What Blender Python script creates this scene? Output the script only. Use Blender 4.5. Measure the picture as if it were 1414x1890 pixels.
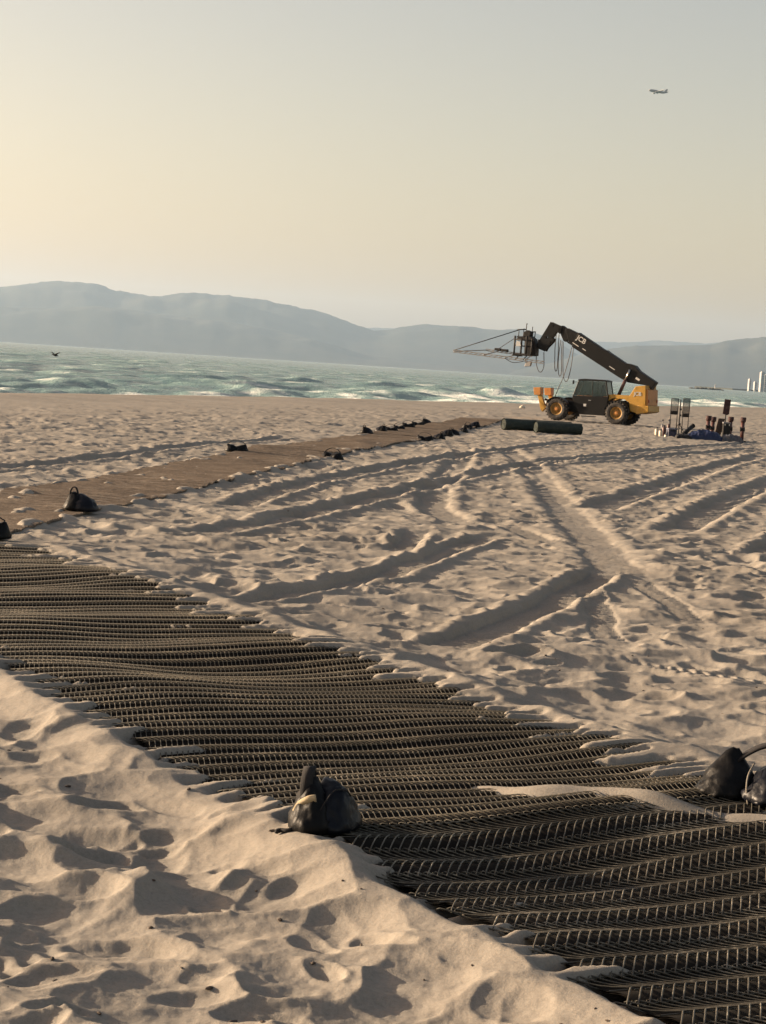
import bpy, bmesh, math, random
import numpy as np
from mathutils import Vector, Matrix

for o in list(bpy.data.objects):
    bpy.data.objects.remove(o, do_unlink=True)
SC = bpy.context.scene
COL = SC.collection
rad = math.radians

# ------------------------------------------------------------------ camera
CAM_Z = 2.15
FPX, PW, PH = 3450.0, 1414, 1890           # focal length and frame in photograph pixels
ROLL = rad(3.72)
PITCH = math.atan(268.4 / FPX)
fwd = Vector((0, math.cos(PITCH), -math.sin(PITCH)))
r0 = Vector((1, 0, 0))
u0 = r0.cross(fwd)
cright = r0 * math.cos(ROLL) + u0 * math.sin(ROLL)
cup = -r0 * math.sin(ROLL) + u0 * math.cos(ROLL)
cam_d = bpy.data.cameras.new('camera')
cam_d.sensor_fit = 'VERTICAL'
cam_d.sensor_height = 24.0
cam_d.lens = 24.0 * FPX / PH
cam_d.clip_start = 0.1
cam_d.clip_end = 120000
cam = bpy.data.objects.new('camera', cam_d)
COL.objects.link(cam)
m = Matrix((cright, cup, -fwd)).transposed().to_4x4()
m.translation = Vector((0, 0, CAM_Z))
cam.matrix_world = m
SC.camera = cam

# ------------------------------------------------------------------ sky, sun, exposure
SUN_AZ = 76.0      # degrees left of the view direction (+Y)
SUN_EL = 12.5
w = bpy.data.worlds.new('World')
SC.world = w
w.use_nodes = True
nt = w.node_tree
nt.nodes.clear()
sky = nt.nodes.new('ShaderNodeTexSky')
sky.sky_type = 'NISHITA'
sky.sun_disc = False
sky.sun_elevation = rad(SUN_EL)
sky.sun_rotation = rad(-SUN_AZ)
sky.altitude = 0
sky.air_density = 1.0
sky.dust_density = 2.4
sky.ozone_density = 1.0
bg = nt.nodes.new('ShaderNodeBackground')
bg.inputs['Strength'].default_value = 0.074
wo = nt.nodes.new('ShaderNodeOutputWorld')
tint = nt.nodes.new('ShaderNodeMix'); tint.data_type = 'RGBA'; tint.blend_type = 'MULTIPLY'   # the camera's warm white balance, even over the whole sky
tint.inputs[0].default_value = 1.0; tint.inputs[7].default_value = (1.25, 0.93, 0.745, 1)
nt.links.new(sky.outputs[0], tint.inputs[6])
nt.links.new(tint.outputs[2], bg.inputs['Color'])
nt.links.new(bg.outputs[0], wo.inputs['Surface'])

sd = bpy.data.lights.new('sun', 'SUN')
sd.energy = 4.9
sd.angle = rad(0.6)
sd.color = (1.0, 0.78, 0.545)
sun = bpy.data.objects.new('sun', sd)
COL.objects.link(sun)
sdir = Vector((-math.sin(rad(SUN_AZ)) * math.cos(rad(SUN_EL)), math.cos(rad(SUN_AZ)) * math.cos(rad(SUN_EL)), math.sin(rad(SUN_EL))))
sun.rotation_euler = sdir.to_track_quat('Z', 'Y').to_euler()

vs = SC.view_settings
vs.view_transform = 'Standard'
vs.look = 'None'
vs.exposure = 1.55
vs.gamma = 1.0
vs.use_curve_mapping = False
SC.render.engine = 'CYCLES'
SC.cycles.use_denoising = True
SC.cycles.max_bounces = 6
SC.cycles.diffuse_bounces = 3
SC.cycles.glossy_bounces = 3
SC.cycles.transmission_bounces = 4
SC.cycles.transparent_max_bounces = 8
SC.cycles.volume_bounces = 0
SC.cycles.sample_clamp_indirect = 6.0
SC.cycles.caustics_reflective = False
SC.cycles.caustics_refractive = False


def survey(x, y, depth):
    """World point seen at photograph pixel (x, y) at the given distance along +Y."""
    d = fwd * FPX + cright * (x - PW / 2) + cup * (PH / 2 - y)
    return Vector((0, 0, CAM_Z)) + d * (depth / d.y)


# ------------------------------------------------------------------ numeric noise
def _hash(ix, iy, seed):
    h = (ix.astype(np.int64) * 374761393 + iy.astype(np.int64) * 668265263 + seed * 974711) & 0xFFFFFFFF
    h = ((h ^ (h >> 13)) * 1274126177) & 0xFFFFFFFF
    h = ((h ^ (h >> 16)) * 2246822519) & 0xFFFFFFFF
    return (h ^ (h >> 15)) & 0xFFFFFFFF


def rnd(ix, iy, seed):
    return _hash(ix, iy, seed).astype(np.float64) / 4294967295.0


def perlin(x, y, seed=0):
    x = np.asarray(x, float); y = np.asarray(y, float)
    ix = np.floor(x); iy = np.floor(y)
    fx = x - ix; fy = y - iy
    ux = fx * fx * fx * (fx * (fx * 6 - 15) + 10)
    uy = fy * fy * fy * (fy * (fy * 6 - 15) + 10)
    out = []
    for dy in (0, 1):
        for dx in (0, 1):
            a = rnd(ix + dx, iy + dy, seed) * 2 * math.pi
            out.append(np.cos(a) * (fx - dx) + np.sin(a) * (fy - dy))
    a = out[0] + (out[1] - out[0]) * ux
    b = out[2] + (out[3] - out[2]) * ux
    return (a + (b - a) * uy) * 1.5


def sstep(a, b, x):
    t = np.clip((x - a) / (b - a), 0, 1)
    return t * t * (3 - 2 * t)


def craters(x, y, cell, seed, rmin, rmax, dmin, dmax, rim=0.3, keep=1.0, stretch=1.5):
    """Trampled sand: random scoops that cut into one another and leave sharp crests between them."""
    px, py = x / cell, y / cell
    ix, iy = np.floor(px), np.floor(py)
    low = np.zeros_like(px)
    high = np.zeros_like(px)
    for dy in (-1, 0, 1):
        for dx in (-1, 0, 1):
            cx, cy = ix + dx, iy + dy
            kx = cx + rnd(cx, cy, seed)
            ky = cy + rnd(cx, cy, seed + 1)
            ang = (rnd(cx, cy, seed + 2) - 0.5) * 1.9
            r = rmin + (rmax - rmin) * rnd(cx, cy, seed + 3)
            dep = dmin + (dmax - dmin) * rnd(cx, cy, seed + 4) ** 1.4
            on = rnd(cx, cy, seed + 5) < keep
            ex, ey = (px - kx) * cell, (py - ky) * cell
            ca, sa = np.cos(ang), np.sin(ang)
            ex, ey = (ex * ca + ey * sa) / (r * stretch), (-ex * sa + ey * ca) / r
            d2 = ex * ex + ey * ey
            low = np.where(on, np.minimum(low, dep * np.minimum(d2 - 1, 0)), low)
            q = np.sqrt(d2)
            high = np.where(on, np.maximum(high, rim * dep * np.exp(-((q - 1.08) / 0.3) ** 2)), high)
    return low + high * np.clip(1 + low / (0.45 * dmax), 0, 1)


# ------------------------------------------------------------------ the lie of the land
SHORE_Y = np.array([-4000, -100, 0, 85, 108.5, 142, 174, 291, 600, 1300, 4000, 20000.])
SHORE_X = np.array([-1080, -66, -40, -17.8, -11.6, -0.5, 14, 58.5, 190, 520, 2600, 16000.])
SEA_Z = -1.3


def shore_q(x, y):
    """Metres inland of the beach crest (negative: on the beach face or in the water)."""
    return (x - np.interp(y, SHORE_Y, SHORE_X)) * 0.94


AL = (-0.505, 0.863)     # along the near mats, away from the camera
AC = (0.863, 0.505)      # across them
MAT_T0, MAT_T1 = 4.05, 6.95
MAT_S0, MAT_S1, SEAM = 3.2, 19.25, 7.35


def to_st(x, y):
    return x * AL[0] + y * AL[1], x * AC[0] + y * AC[1]


FAR_Y = np.array([18.6, 20.2, 25.2, 30.7, 37.8, 46.2, 62.6, 79.2, 92.2, 97])
FAR_X = np.array([-5.68, -5.5, -4.95, -4.25, -3.35, -2.35, 0.2, 2.6, 4.25, 4.85])
FAR_HALF = 1.02


def broad(x, y):
    g = -0.003 * np.clip(y, 0, 150)
    g = g + 0.05 * perlin(x / 7 + 3.1, y / 9, 11) * sstep(2, 12, np.abs(y))
    return g


def mat_base(s, t):
    b = 0.075 * perlin(s / 1.35, t / 1.9, 21) + 0.022 * perlin(s / 0.55 + 9, t / 1.5, 22)
    b = b + 0.045 * np.exp(-((s - SEAM - 0.12 * (t - 5.5)) / 0.28) ** 2)
    return b


def mat_z(s, t):
    x = s * AL[0] + t * AC[0]; y = s * AL[1] + t * AC[1]
    return broad(x, y) + mat_base(s, t)


TRACKS = [  # (points on the ground, half width, depth, berm)
    ([(3.85, 62), (3.75, 54.9), (3.74, 49.3), (3.53, 42.2), (3.23, 33.5), (3.04, 27.2), (2.88, 23.1), (2.89, 21.6)], .46, .06, .06),
    ([(2.8, 22.6), (2.0, 19.54), (1.27, 17.11), (.76, 15.62), (.38, 14.6)], .3, .10, .10),
    ([(2.35, 21), (2.14, 17.74), (2.08, 15.58)], .2, .045, .0),
    ([(3.74, 33.3), (4.72, 36.9), (5.67, 39.9), (7.68, 47.5), (10.6, 58.5), (14.3, 70.6)], .46, .13, .12),
    ([(4.44, 28.9), (5.81, 33.8), (7.43, 39.4), (9.33, 45.8), (12, 55)], .44, .12, .12),
    ([(-1.6, 16.4), (-1.09, 17.3), (-.53, 18.5), (.12, 20.4), (.86, 23.4), (1.57, 26.3)], .27, .09, .09),
    ([(-2.37, 23), (-1.54, 25.7), (-.52, 30.7), (.98, 37.7), (3.29, 47.8), (6.51, 58.2), (11.1, 71.6), (18.2, 90.4)], .36, .12, .12),
    ([(2.4, 56), (1.91, 48.3), (1.01, 36.8), (.84, 31.3), (1.11, 28.6), (1.57, 27.9)], .4, .08, .08),
    ([(-2.3, 28.2), (-1.5, 34.8), (-.1, 42.8), (2.04, 51.7), (4.13, 60.7), (8.29, 74.6)], .36, .1, .11),
    ([(4.14, 49.8), (6.13, 54.8), (9.94, 64.1), (16.1, 79.7)], .36, .1, .12),
    ([(-9, 26), (-7.4, 32.4), (-6.3, 36.9), (-4.9, 47), (-3, 58)], .34, .09, .09),
    ([(1.75, 15.6), (2.0, 15.23), (2.43, 14.84), (3.06, 14.42), (4, 13.9)], .11, .035, .02),
    ([(.55, 26.5), (.49, 25.7), (.25, 23.1), (.2, 22.4)], .26, .1, .08),
    ([(2.89, 21.6), (3.08, 19.1), (3.02, 17.4)], .2, .04, .0),
    ([(1.86, 28.7), (2.24, 26.1), (2.72, 24.8)], .3, .06, .03),
    ([(5.2, 25.5), (6.6, 30), (9, 36.5)], .35, .12, .12),
    ([(-1.9, 5.2), (-1.3, 6.5), (-.95, 7.2)], .16, .05, .02),
]


def track_field(x, y):
    """Returns (height change, weight that flattens the trampling)."""
    dz = np.zeros_like(x); wgt = np.zeros_like(x)
    for k, (pts, hw, dep, berm) in enumerate(TRACKS):
        hw = hw * 0.78
        P = np.array(pts)
        lo = P.min(0) - 2; hi = P.max(0) + 2
        sel = (x > lo[0]) & (x < hi[0]) & (y > lo[1]) & (y < hi[1])
        if not sel.any():
            continue
        xs, ys = x[sel], y[sel]
        xs = xs + 0.06 * perlin(xs / 0.9, ys / 0.9, 300 + k)
        best = np.full(xs.shape, 1e9); lat = np.zeros_like(xs); run = np.zeros_like(xs); end = np.zeros_like(xs)
        acc = 0.0
        tot = sum(math.dist(P[i], P[i + 1]) for i in range(len(P) - 1))
        for i in range(len(P) - 1):
            a, b = P[i], P[i + 1]
            L = math.dist(a, b); ux, uy = (b - a) / L
            t = np.clip((xs - a[0]) * ux + (ys - a[1]) * uy, 0, L)
            ex, ey = xs - a[0] - ux * t, ys - a[1] - uy * t
            d = np.hypot(ex, ey)
            u = d < best
            best = np.where(u, d, best)
            lat = np.where(u, d * np.sign(ux * ey - uy * ex), lat)
            run = np.where(u, acc + t, run)
            acc += L
        fade = sstep(0, 1.2, run) * sstep(0, 1.2, tot - run)
        n = perlin(run / 1.6, np.sign(lat) * 3.3 + 0.5, 400 + k)
        q = np.abs(lat) / hw
        q = np.maximum(q + 0.16 * perlin(xs / 0.3, ys / 0.3, 420 + k) + 0.08 * perlin(xs / 0.12, ys / 0.12, 440 + k), 0)
        inside = 1 - sstep(0.72, 1.05, q)
        tread = 0.018 * np.sin(2 * math.pi * run / 0.13 + 4 * q) * inside * (dep > 0.03)
        q = q * 1.0
        h = -0.62 * dep * (0.8 + 0.5 * perlin(run / 1.1, run * 0 + 7.5, 460 + k)) * inside + 0.42 * berm * (0.9 + 0.35 * n) * np.exp(-((q - 1.36) / 0.38) ** 2) + tread
        dz[sel] += h * fade
        wgt[sel] = np.maximum(wgt[sel], (1 - sstep(1.0, 1.7, q)) * fade)
    return dz, wgt


def sand_z(x, y):
    x = np.asarray(x, float); y = np.asarray(y, float)
    q = shore_q(x, y)
    z = broad(x, y)
    # trampling
    wx = x + 0.10 * perlin(x / 0.45, y / 0.45, 31) + 0.014 * perlin(x / 0.15, y / 0.15, 36)
    wy = y + 0.10 * perlin(x / 0.45, y / 0.45, 32) + 0.014 * perlin(x / 0.15, y / 0.15, 37)
    zone = 0.72 + 0.5 * np.clip(perlin(x / 3.2, y / 3.6, 33) + 0.35, 0, 1.2)
    tr = craters(wx, wy, 0.42, 41, 0.17, 0.33, 0.03, 0.085, 0.22, 0.97, 1.6)
    tr = np.minimum(tr, 0.02 + craters(wx + 31, wy + 17, 0.95, 46, 0.28, 0.5, 0.05, 0.115, 0.15, 0.75, 1.5))
    tr += 0.7 * craters(wx + 7, wy + 3, 0.26, 51, 0.06, 0.14, 0.01, 0.055, 0.35, 0.62, 1.7)
    tr += 0.05 * perlin(x / 1.1, y / 1.1, 34) + 0.012 * perlin(x / 0.22, y / 0.22, 35)
    near_water = sstep(3, 16, q)
    amp = zone * (0.12 + 0.88 * near_water) * (0.9 - 0.08 * sstep(11, 26, y))
    dz, wg = track_field(x, y)
    z = z + tr * amp * (1 - 0.85 * wg) - 0.045 * amp * 0.85 * wg + dz
    fine = perlin(x / 0.06, y / 0.06, 38) * 0.0035 + perlin(x / 0.025, y / 0.025, 39) * 0.0012
    z = z + fine
    # beach face down to the water
    qs = np.minimum(q, 0)
    z = z + np.maximum(qs * 0.085, -2.6) + 0.10 * np.exp(-((q - 1.5) / 3.0) ** 2)
    # bed of the near mats, with sand blown over their edges
    s, t = to_st(x, y)
    near = (s > MAT_S0 - 2) & (s < MAT_S1 + 2) & (t > MAT_T0 - 2) & (t < MAT_T1 + 2)
    if near.any():
        sn, tn = s[near], t[near]
        wob = 0.03 * perlin(sn / 0.35, tn * 0 + 2.0, 61)
        ed = np.minimum(np.minimum(tn - MAT_T0, MAT_T1 - tn) + wob, np.minimum(sn - MAT_S0, MAT_S1 - sn))
        mask = sstep(-0.16, 0.03, ed)
        mask2 = sstep(-0.7, -0.02, ed)
        bed = mat_z(sn, tn) - 0.045
        edge = np.clip(ed, 0, 9)
        dr = perlin(tn / 0.70 + 5, sn / 0.105, 62) + 0.3 * perlin(tn / 0.3, sn / 0.13, 63) + 0.12 * perlin(tn / 0.08, sn / 0.05, 64)
        gate = 0.80 * np.exp(-edge / 0.36) + 0.28 * np.exp(-np.clip(MAT_T1 - tn, 0, 9) / 0.8)
        seam = np.exp(-((sn - 7.42 + 1.15 * (tn - 5.85) + 0.10 * perlin(tn / 0.4, sn * 0 + 4, 66)) / 0.21) ** 2) * sstep(5.15, 5.5, tn) * (0.85 + 0.22 * perlin(tn / 0.5, sn / 0.3, 65))
        cover = sstep(-0.25, 0.42, dr - 0.92 + 1.25 * gate)
        drift = np.maximum(0.104 * cover, 0.135 * seam) - 0.004
        inz = bed + drift
        out = z[near]
        # sand banked along the mat's long edges
        bank = 0.05 * np.exp(-((ed + 0.14) / 0.2) ** 2)
        soft = mat_z(sn, tn) * 0 + broad(x[near], y[near]) + mat_base(sn, tn) * 0.8 + (out - broad(x[near], y[near])) * 0.55 + 0.035
        out = out * (1 - mask2) + soft * mask2 + bank
        z[near] = out * (1 - mask) + inz * mask
    # bed of the far mats
    far = (y > 18) & (y < 98)
    if far.any():
        yf = y[far]; c = np.interp(yf, FAR_Y, FAR_X)
        lat = np.abs(x[far] - c) - FAR_HALF + 0.12 * perlin(yf / 0.7, np.sign(x[far] - c) * 2.5, 71)
        mk = 1 - sstep(-0.08, 0.25, lat)
        mk = mk * sstep(18.4, 18.9, yf) * (1 - sstep(95.5, 96.5, yf))
        dr = (perlin(x[far] / 0.5, yf / 0.9, 72) + 0.4 * perlin(x[far] / 0.2, yf / 0.35, 74)) * 0.16 - 0.085 + 0.095 * np.exp(-np.clip(-lat, 0, 9) / 0.25)
        z[far] = z[far] * (1 - mk) + (far_mat_z(x[far], yf) - 0.03 + np.clip(dr, 0, 0.075)) * mk
    return z


def far_mat_z(x, y):
    b = broad(x, y) + 0.05 * perlin(y / 2.2, x / 4, 73) + 0.02
    for ys in (46.6, 63.5):
        b = b + 0.05 * np.exp(-((y - ys) / 0.5) ** 2)
    return b


def ground_z(x, y):
    return float(sand_z(np.array([x]), np.array([y]))[0])


# ------------------------------------------------------------------ mesh and tagging helpers
def mesh_np(name, V, F, smooth=True):
    """Mesh from numpy vertices and equal-sided faces."""
    V = np.ascontiguousarray(V, dtype=np.float32); F = np.ascontiguousarray(F, dtype=np.int32)
    me = bpy.data.meshes.new(name)
    n, k = F.shape
    me.vertices.add(len(V)); me.vertices.foreach_set('co', V.ravel())
    me.loops.add(n * k); me.loops.foreach_set('vertex_index', F.ravel())
    me.polygons.add(n)
    me.polygons.foreach_set('loop_start', np.arange(0, n * k, k, dtype=np.int32))
    me.polygons.foreach_set('use_smooth', np.full(n, smooth, dtype=bool))
    me.update(calc_edges=True)
    return me


def grid_faces(nr, nc):
    i = np.arange(nr - 1)[:, None] * nc + np.arange(nc - 1)[None, :]
    i = i.ravel()
    return np.stack([i, i + 1, i + nc + 1, i + nc], 1)


def tag(o, label=None, cat=None, group=None, kind=None):
    if label: o['label'] = label
    if cat: o['category'] = cat
    if group: o['group'] = group
    if kind: o['kind'] = kind
    return o


def link(name, me, mat, parent=None):
    o = bpy.data.objects.new(name, me)
    COL.objects.link(o)
    if mat is not None and me is not None and not me.materials:
        me.materials.append(mat)
    if parent is not None:
        o.parent = parent
    return o


def thing(name, label, cat, loc=(0, 0, 0), rz=0.0, group=None):
    o = bpy.data.objects.new(name, None)
    COL.objects.link(o)
    o.empty_display_size = 0.2
    o.location = loc
    o.rotation_euler = (0, 0, rz)
    return tag(o, label, cat, group)


def bm_obj(name, bm, mat, parent=None, smooth=False, bevel=0.0):
    if bevel:
        es = [e for e in bm.edges if len(e.link_faces) == 2 and e.calc_face_angle(0) > 0.5]
        bmesh.ops.bevel(bm, geom=es, offset=bevel, segments=2, affect='EDGES', profile=0.6, clamp_overlap=True)
    bmesh.ops.recalc_face_normals(bm, faces=bm.faces)
    me = bpy.data.meshes.new(name)
    bm.to_mesh(me); bm.free()
    for p in me.polygons:
        p.use_smooth = smooth
    return link(name, me, mat, parent)


def add_box(bm, c, s, rot=None):
    r = bmesh.ops.create_cube(bm, size=1.0)
    M = Matrix.Translation(c) @ (rot.to_4x4() if rot else Matrix.Identity(4)) @ Matrix.Diagonal((s[0], s[1], s[2], 1))
    bmesh.ops.transform(bm, matrix=M, verts=r['verts'])
    return r['verts']


def add_prism(bm, poly, y0, y1, hole=None):
    """Extrude an (x, z) outline from y0 to y1, optionally with a hole outline."""
    b = bmesh.new()
    loops = [poly] + ([hole] if hole else [])
    edges = []
    for lp in loops:
        vv = [b.verts.new((p[0], y0, p[1])) for p in lp]
        edges += [b.edges.new((vv[i], vv[(i + 1) % len(vv)])) for i in range(len(vv))]
    if hole:
        bmesh.ops.triangle_fill(b, edges=edges, use_beauty=True, use_dissolve=False)
    else:
        b.faces.new(b.verts[:])
    r = bmesh.ops.extrude_face_region(b, geom=b.faces[:])
    vs_ = [g for g in r['geom'] if isinstance(g, bmesh.types.BMVert)]
    bmesh.ops.translate(b, vec=(0, y1 - y0, 0), verts=vs_)
    bmesh.ops.recalc_face_normals(b, faces=b.faces)
    tmp = bpy.data.meshes.new('tmp'); b.to_mesh(tmp); b.free()
    bm.from_mesh(tmp); bpy.data.meshes.remove(tmp)


def add_tube(bm, pts, r, n=6, closed=False):
    pts = [Vector(p) for p in pts]
    rs = r if isinstance(r, (list, tuple)) else [r] * len(pts)
    rings = []
    N = len(pts)
    up = Vector((0.13, 0.21, 0.97))
    for i, p in enumerate(pts):
        t = (pts[min(i + 1, N - 1)] - pts[max(i - 1, 0)]).normalized()
        a = t.cross(up)
        if a.length < 0.05: a = t.cross(Vector((1, 0, 0)))
        a.normalize(); b = t.cross(a)
        rings.append([bm.verts.new(p + (a * math.cos(2 * math.pi * k / n) + b * math.sin(2 * math.pi * k / n)) * rs[i]) for k in range(n)])
    for i in range(N - 1):
        for k in range(n):
            bm.faces.new((rings[i][k], rings[i][(k + 1) % n], rings[i + 1][(k + 1) % n], rings[i + 1][k]))
    bm.faces.new(rings[0][::-1]); bm.faces.new(rings[-1])


def add_lathe(bm, prof, n, M):
    """prof: (radius, axial) list turned about local Y; a closed profile loop."""
    rings = []
    for k in range(n):
        a = 2 * math.pi * k / n
        rings.append([bm.verts.new(M @ Vector((r * math.cos(a), h, r * math.sin(a)))) for r, h in prof])
    m_ = len(prof)
    for k in range(n):
        for j in range(m_ - 1):
            f = (rings[k][j], rings[k][j + 1], rings[(k + 1) % n][j + 1], rings[(k + 1) % n][j])
            try: bm.faces.new(f)
            except ValueError: pass


def smooth_path(pts, n=8):
    pts = [Vector(p) for p in pts]
    P = [pts[0] * 2 - pts[1]] + pts + [pts[-1] * 2 - pts[-2]]
    out = []
    for i in range(1, len(P) - 2):
        for k in range(n):
            t = k / n
            a, b, c, d = P[i - 1], P[i], P[i + 1], P[i + 2]
            out.append(0.5 * ((2 * b) + (c - a) * t + (2 * a - 5 * b + 4 * c - d) * t * t + (3 * b - a - 3 * c + d) * t ** 3))
    out.append(pts[-1])
    return out


# ------------------------------------------------------------------ materials
def mat_new(name):
    m_ = bpy.data.materials.new(name)
    m_.use_nodes = True
    t = m_.node_tree
    b = t.nodes['Principled BSDF']
    return m_, t, b


def nd(t, kind, **kw):
    n = t.nodes.new(kind)
    for k, v in kw.items():
        if k in n.inputs: n.inputs[k].default_value = v
        else: setattr(n, k, v)
    return n


def ramp(t, fac, stops):
    r = t.nodes.new('ShaderNodeValToRGB')
    el = r.color_ramp.elements
    while len(el) < len(stops): el.new(0.5)
    for e, (p, c) in zip(el, stops):
        e.position = p; e.color = (*c, 1)
    t.links.new(fac, r.inputs['Fac'])
    return r.outputs['Color']


def paint(name, c, rough=0.5, metal=0.0, dust=0.25, scale=3.0, dustc=(0.36, 0.28, 0.2), spec=0.5, bump=0.0, bscale=60.0):
    """A surface colour with uneven dusting and slight tone changes."""
    m_, t, b = mat_new(name)
    tc = t.nodes.new('ShaderNodeTexCoord')
    n = nd(t, 'ShaderNodeTexNoise', Scale=scale, Detail=6.0, Roughness=0.65)
    t.links.new(tc.outputs['Object'], n.inputs['Vector'])
    c2 = tuple(v * 0.72 for v in c)
    dc = tuple(c[i] * (1 - dust) + dustc[i] * dust for i in range(3))
    col = ramp(t, n.outputs['Fac'], [(0.3, c2), (0.5, c), (0.75, dc)])
    t.links.new(col, b.inputs['Base Color'])
    b.inputs['Roughness'].default_value = rough
    b.inputs['Metallic'].default_value = metal
    b.inputs['Specular IOR Level'].default_value = spec
    if bump:
        n2 = nd(t, 'ShaderNodeTexNoise', Scale=bscale, Detail=3.0)
        t.links.new(tc.outputs['Object'], n2.inputs['Vector'])
        bp = nd(t, 'ShaderNodeBump', Strength=0.6, Distance=bump)
        t.links.new(n2.outputs['Fac'], bp.inputs['Height'])
        t.links.new(bp.outputs['Normal'], b.inputs['Normal'])
    return m_


M = {}
# sand
m_, t, b = mat_new('sand')
tc = t.nodes.new('ShaderNodeTexCoord')
n1 = nd(t, 'ShaderNodeTexNoise', Scale=0.35, Detail=5.0, Roughness=0.6)
n2 = nd(t, 'ShaderNodeTexNoise', Scale=55.0, Detail=4.0, Roughness=0.7)
n3 = nd(t, 'ShaderNodeTexNoise', Scale=420.0, Detail=2.0, Roughness=0.6)
for n in (n1, n2, n3): t.links.new(tc.outputs['Object'], n.inputs['Vector'])
c1 = ramp(t, n1.outputs['Fac'], [(0.3, (0.235, 0.213, 0.183)), (0.7, (0.305, 0.278, 0.24))])
c2 = ramp(t, n2.outputs['Fac'], [(0.25, (0.78, 0.77, 0.76)), (0.5, (0.97, 0.97, 0.97)), (0.8, (1.1, 1.1, 1.1))])
c3 = ramp(t, n3.outputs['Fac'], [(0.3, (0.72, 0.71, 0.70)), (0.5, (1, 1, 1)), (0.7, (1.12, 1.12, 1.12))])
mx = nd(t, 'ShaderNodeMix', data_type='RGBA', blend_type='MULTIPLY'); mx.inputs[0].default_value = 1
t.links.new(c1, mx.inputs[6]); t.links.new(c2, mx.inputs[7])
mx2 = nd(t, 'ShaderNodeMix', data_type='RGBA', blend_type='MULTIPLY'); mx2.inputs[0].default_value = 1
t.links.new(mx.outputs[2], mx2.inputs[6]); t.links.new(c3, mx2.inputs[7])
t.links.new(mx2.outputs[2], b.inputs['Base Color'])
b.inputs['Roughness'].default_value = 0.95
b.inputs['Specular IOR Level'].default_value = 0.15
bp = nd(t, 'ShaderNodeBump', Strength=0.5, Distance=0.006); t.links.new(n2.outputs['Fac'], bp.inputs['Height'])
bp2 = nd(t, 'ShaderNodeBump', Strength=0.5, Distance=0.0016); t.links.new(n3.outputs['Fac'], bp2.inputs['Height'])
t.links.new(bp.outputs['Normal'], bp2.inputs['Normal']); t.links.new(bp2.outputs['Normal'], b.inputs['Normal'])
M['sand'] = m_
# water, whitened where foam was laid; bright wave streaks painted into the colour too
m_, t, b = mat_new('sea_water')
tc = t.nodes.new('ShaderNodeTexCoord')
fa = nd(t, 'ShaderNodeAttribute', attribute_name='foam')
n1 = nd(t, 'ShaderNodeTexNoise', Scale=1.0, Detail=5.0, Roughness=0.7)
mpc = nd(t, 'ShaderNodeMapping'); mpc.inputs['Scale'].default_value = (0.22, 0.05, 1.0)
t.links.new(tc.outputs['Object'], mpc.inputs['Vector']); t.links.new(mpc.outputs[0], n1.inputs['Vector'])
ad = nd(t, 'ShaderNodeMath', operation='MULTIPLY_ADD'); t.links.new(n1.outputs['Fac'], ad.inputs[0]); ad.inputs[1].default_value = 1.3; ad.inputs[2].default_value = -0.56
sm = nd(t, 'ShaderNodeMath', operation='ADD', use_clamp=True); t.links.new(ad.outputs[0], sm.inputs[0]); t.links.new(fa.outputs['Fac'], sm.inputs[1])
col = ramp(t, sm.outputs[0], [(0.25, (0.045, 0.125, 0.122)), (0.55, (0.26, 0.37, 0.36)), (0.9, (0.78, 0.79, 0.75))])
t.links.new(col, b.inputs['Base Color'])
rr = nd(t, 'ShaderNodeMapRange'); t.links.new(sm.outputs[0], rr.inputs['Value'])
rr.inputs['From Min'].default_value = 0.2; rr.inputs['From Max'].default_value = 0.7; rr.inputs['To Min'].default_value = 0.16; rr.inputs['To Max'].default_value = 0.9
t.links.new(rr.outputs[0], b.inputs['Roughness'])
b.inputs['IOR'].default_value = 1.33
mp = nd(t, 'ShaderNodeMapping'); mp.inputs['Scale'].default_value = (1.0, 0.35, 1.0); mp.inputs['Rotation'].default_value = (0, 0, rad(-15))
t.links.new(tc.outputs['Object'], mp.inputs['Vector'])
n4 = nd(t, 'ShaderNodeTexNoise', Scale=1.3, Detail=6.0, Roughness=0.7); t.links.new(mp.outputs[0], n4.inputs['Vector'])
bp = nd(t, 'ShaderNodeBump', Strength=1.0, Distance=0.55); t.links.new(n4.outputs['Fac'], bp.inputs['Height'])
t.links.new(bp.outputs['Normal'], b.inputs['Normal'])
M['water'] = m_
# hills
m_, t, b = mat_new('chaparral_hills')
tc = t.nodes.new('ShaderNodeTexCoord')
n1 = nd(t, 'ShaderNodeTexNoise', Scale=0.0012, Detail=8.0, Roughness=0.65); t.links.new(tc.outputs['Object'], n1.inputs['Vector'])
col = ramp(t, n1.outputs['Fac'], [(0.3, (0.022, 0.028, 0.02)), (0.6, (0.05, 0.05, 0.036)), (0.85, (0.085, 0.08, 0.06))])
t.links.new(col, b.inputs['Base Color']); b.inputs['Roughness'].default_value = 1.0; b.inputs['Specular IOR Level'].default_value = 0.1
M['hills'] = m_

# ------------------------------------------------------------------ ground sheet
def fan_cols(lo, hi, n, far):
    g = np.linspace(lo, hi, n)
    st = g[1] - g[0]
    side = []
    v = 0; s_ = st
    while v < far:
        s_ *= 1.28; v += s_; side.append(v)
    side = np.array(side)
    return np.concatenate([lo - side[::-1], g, hi + side])


def fan_rows(d0, d1, f):
    out = [d0]
    while out[-1] < d1:
        out.append(out[-1] + f(out[-1]))
    return np.array(out)


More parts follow.
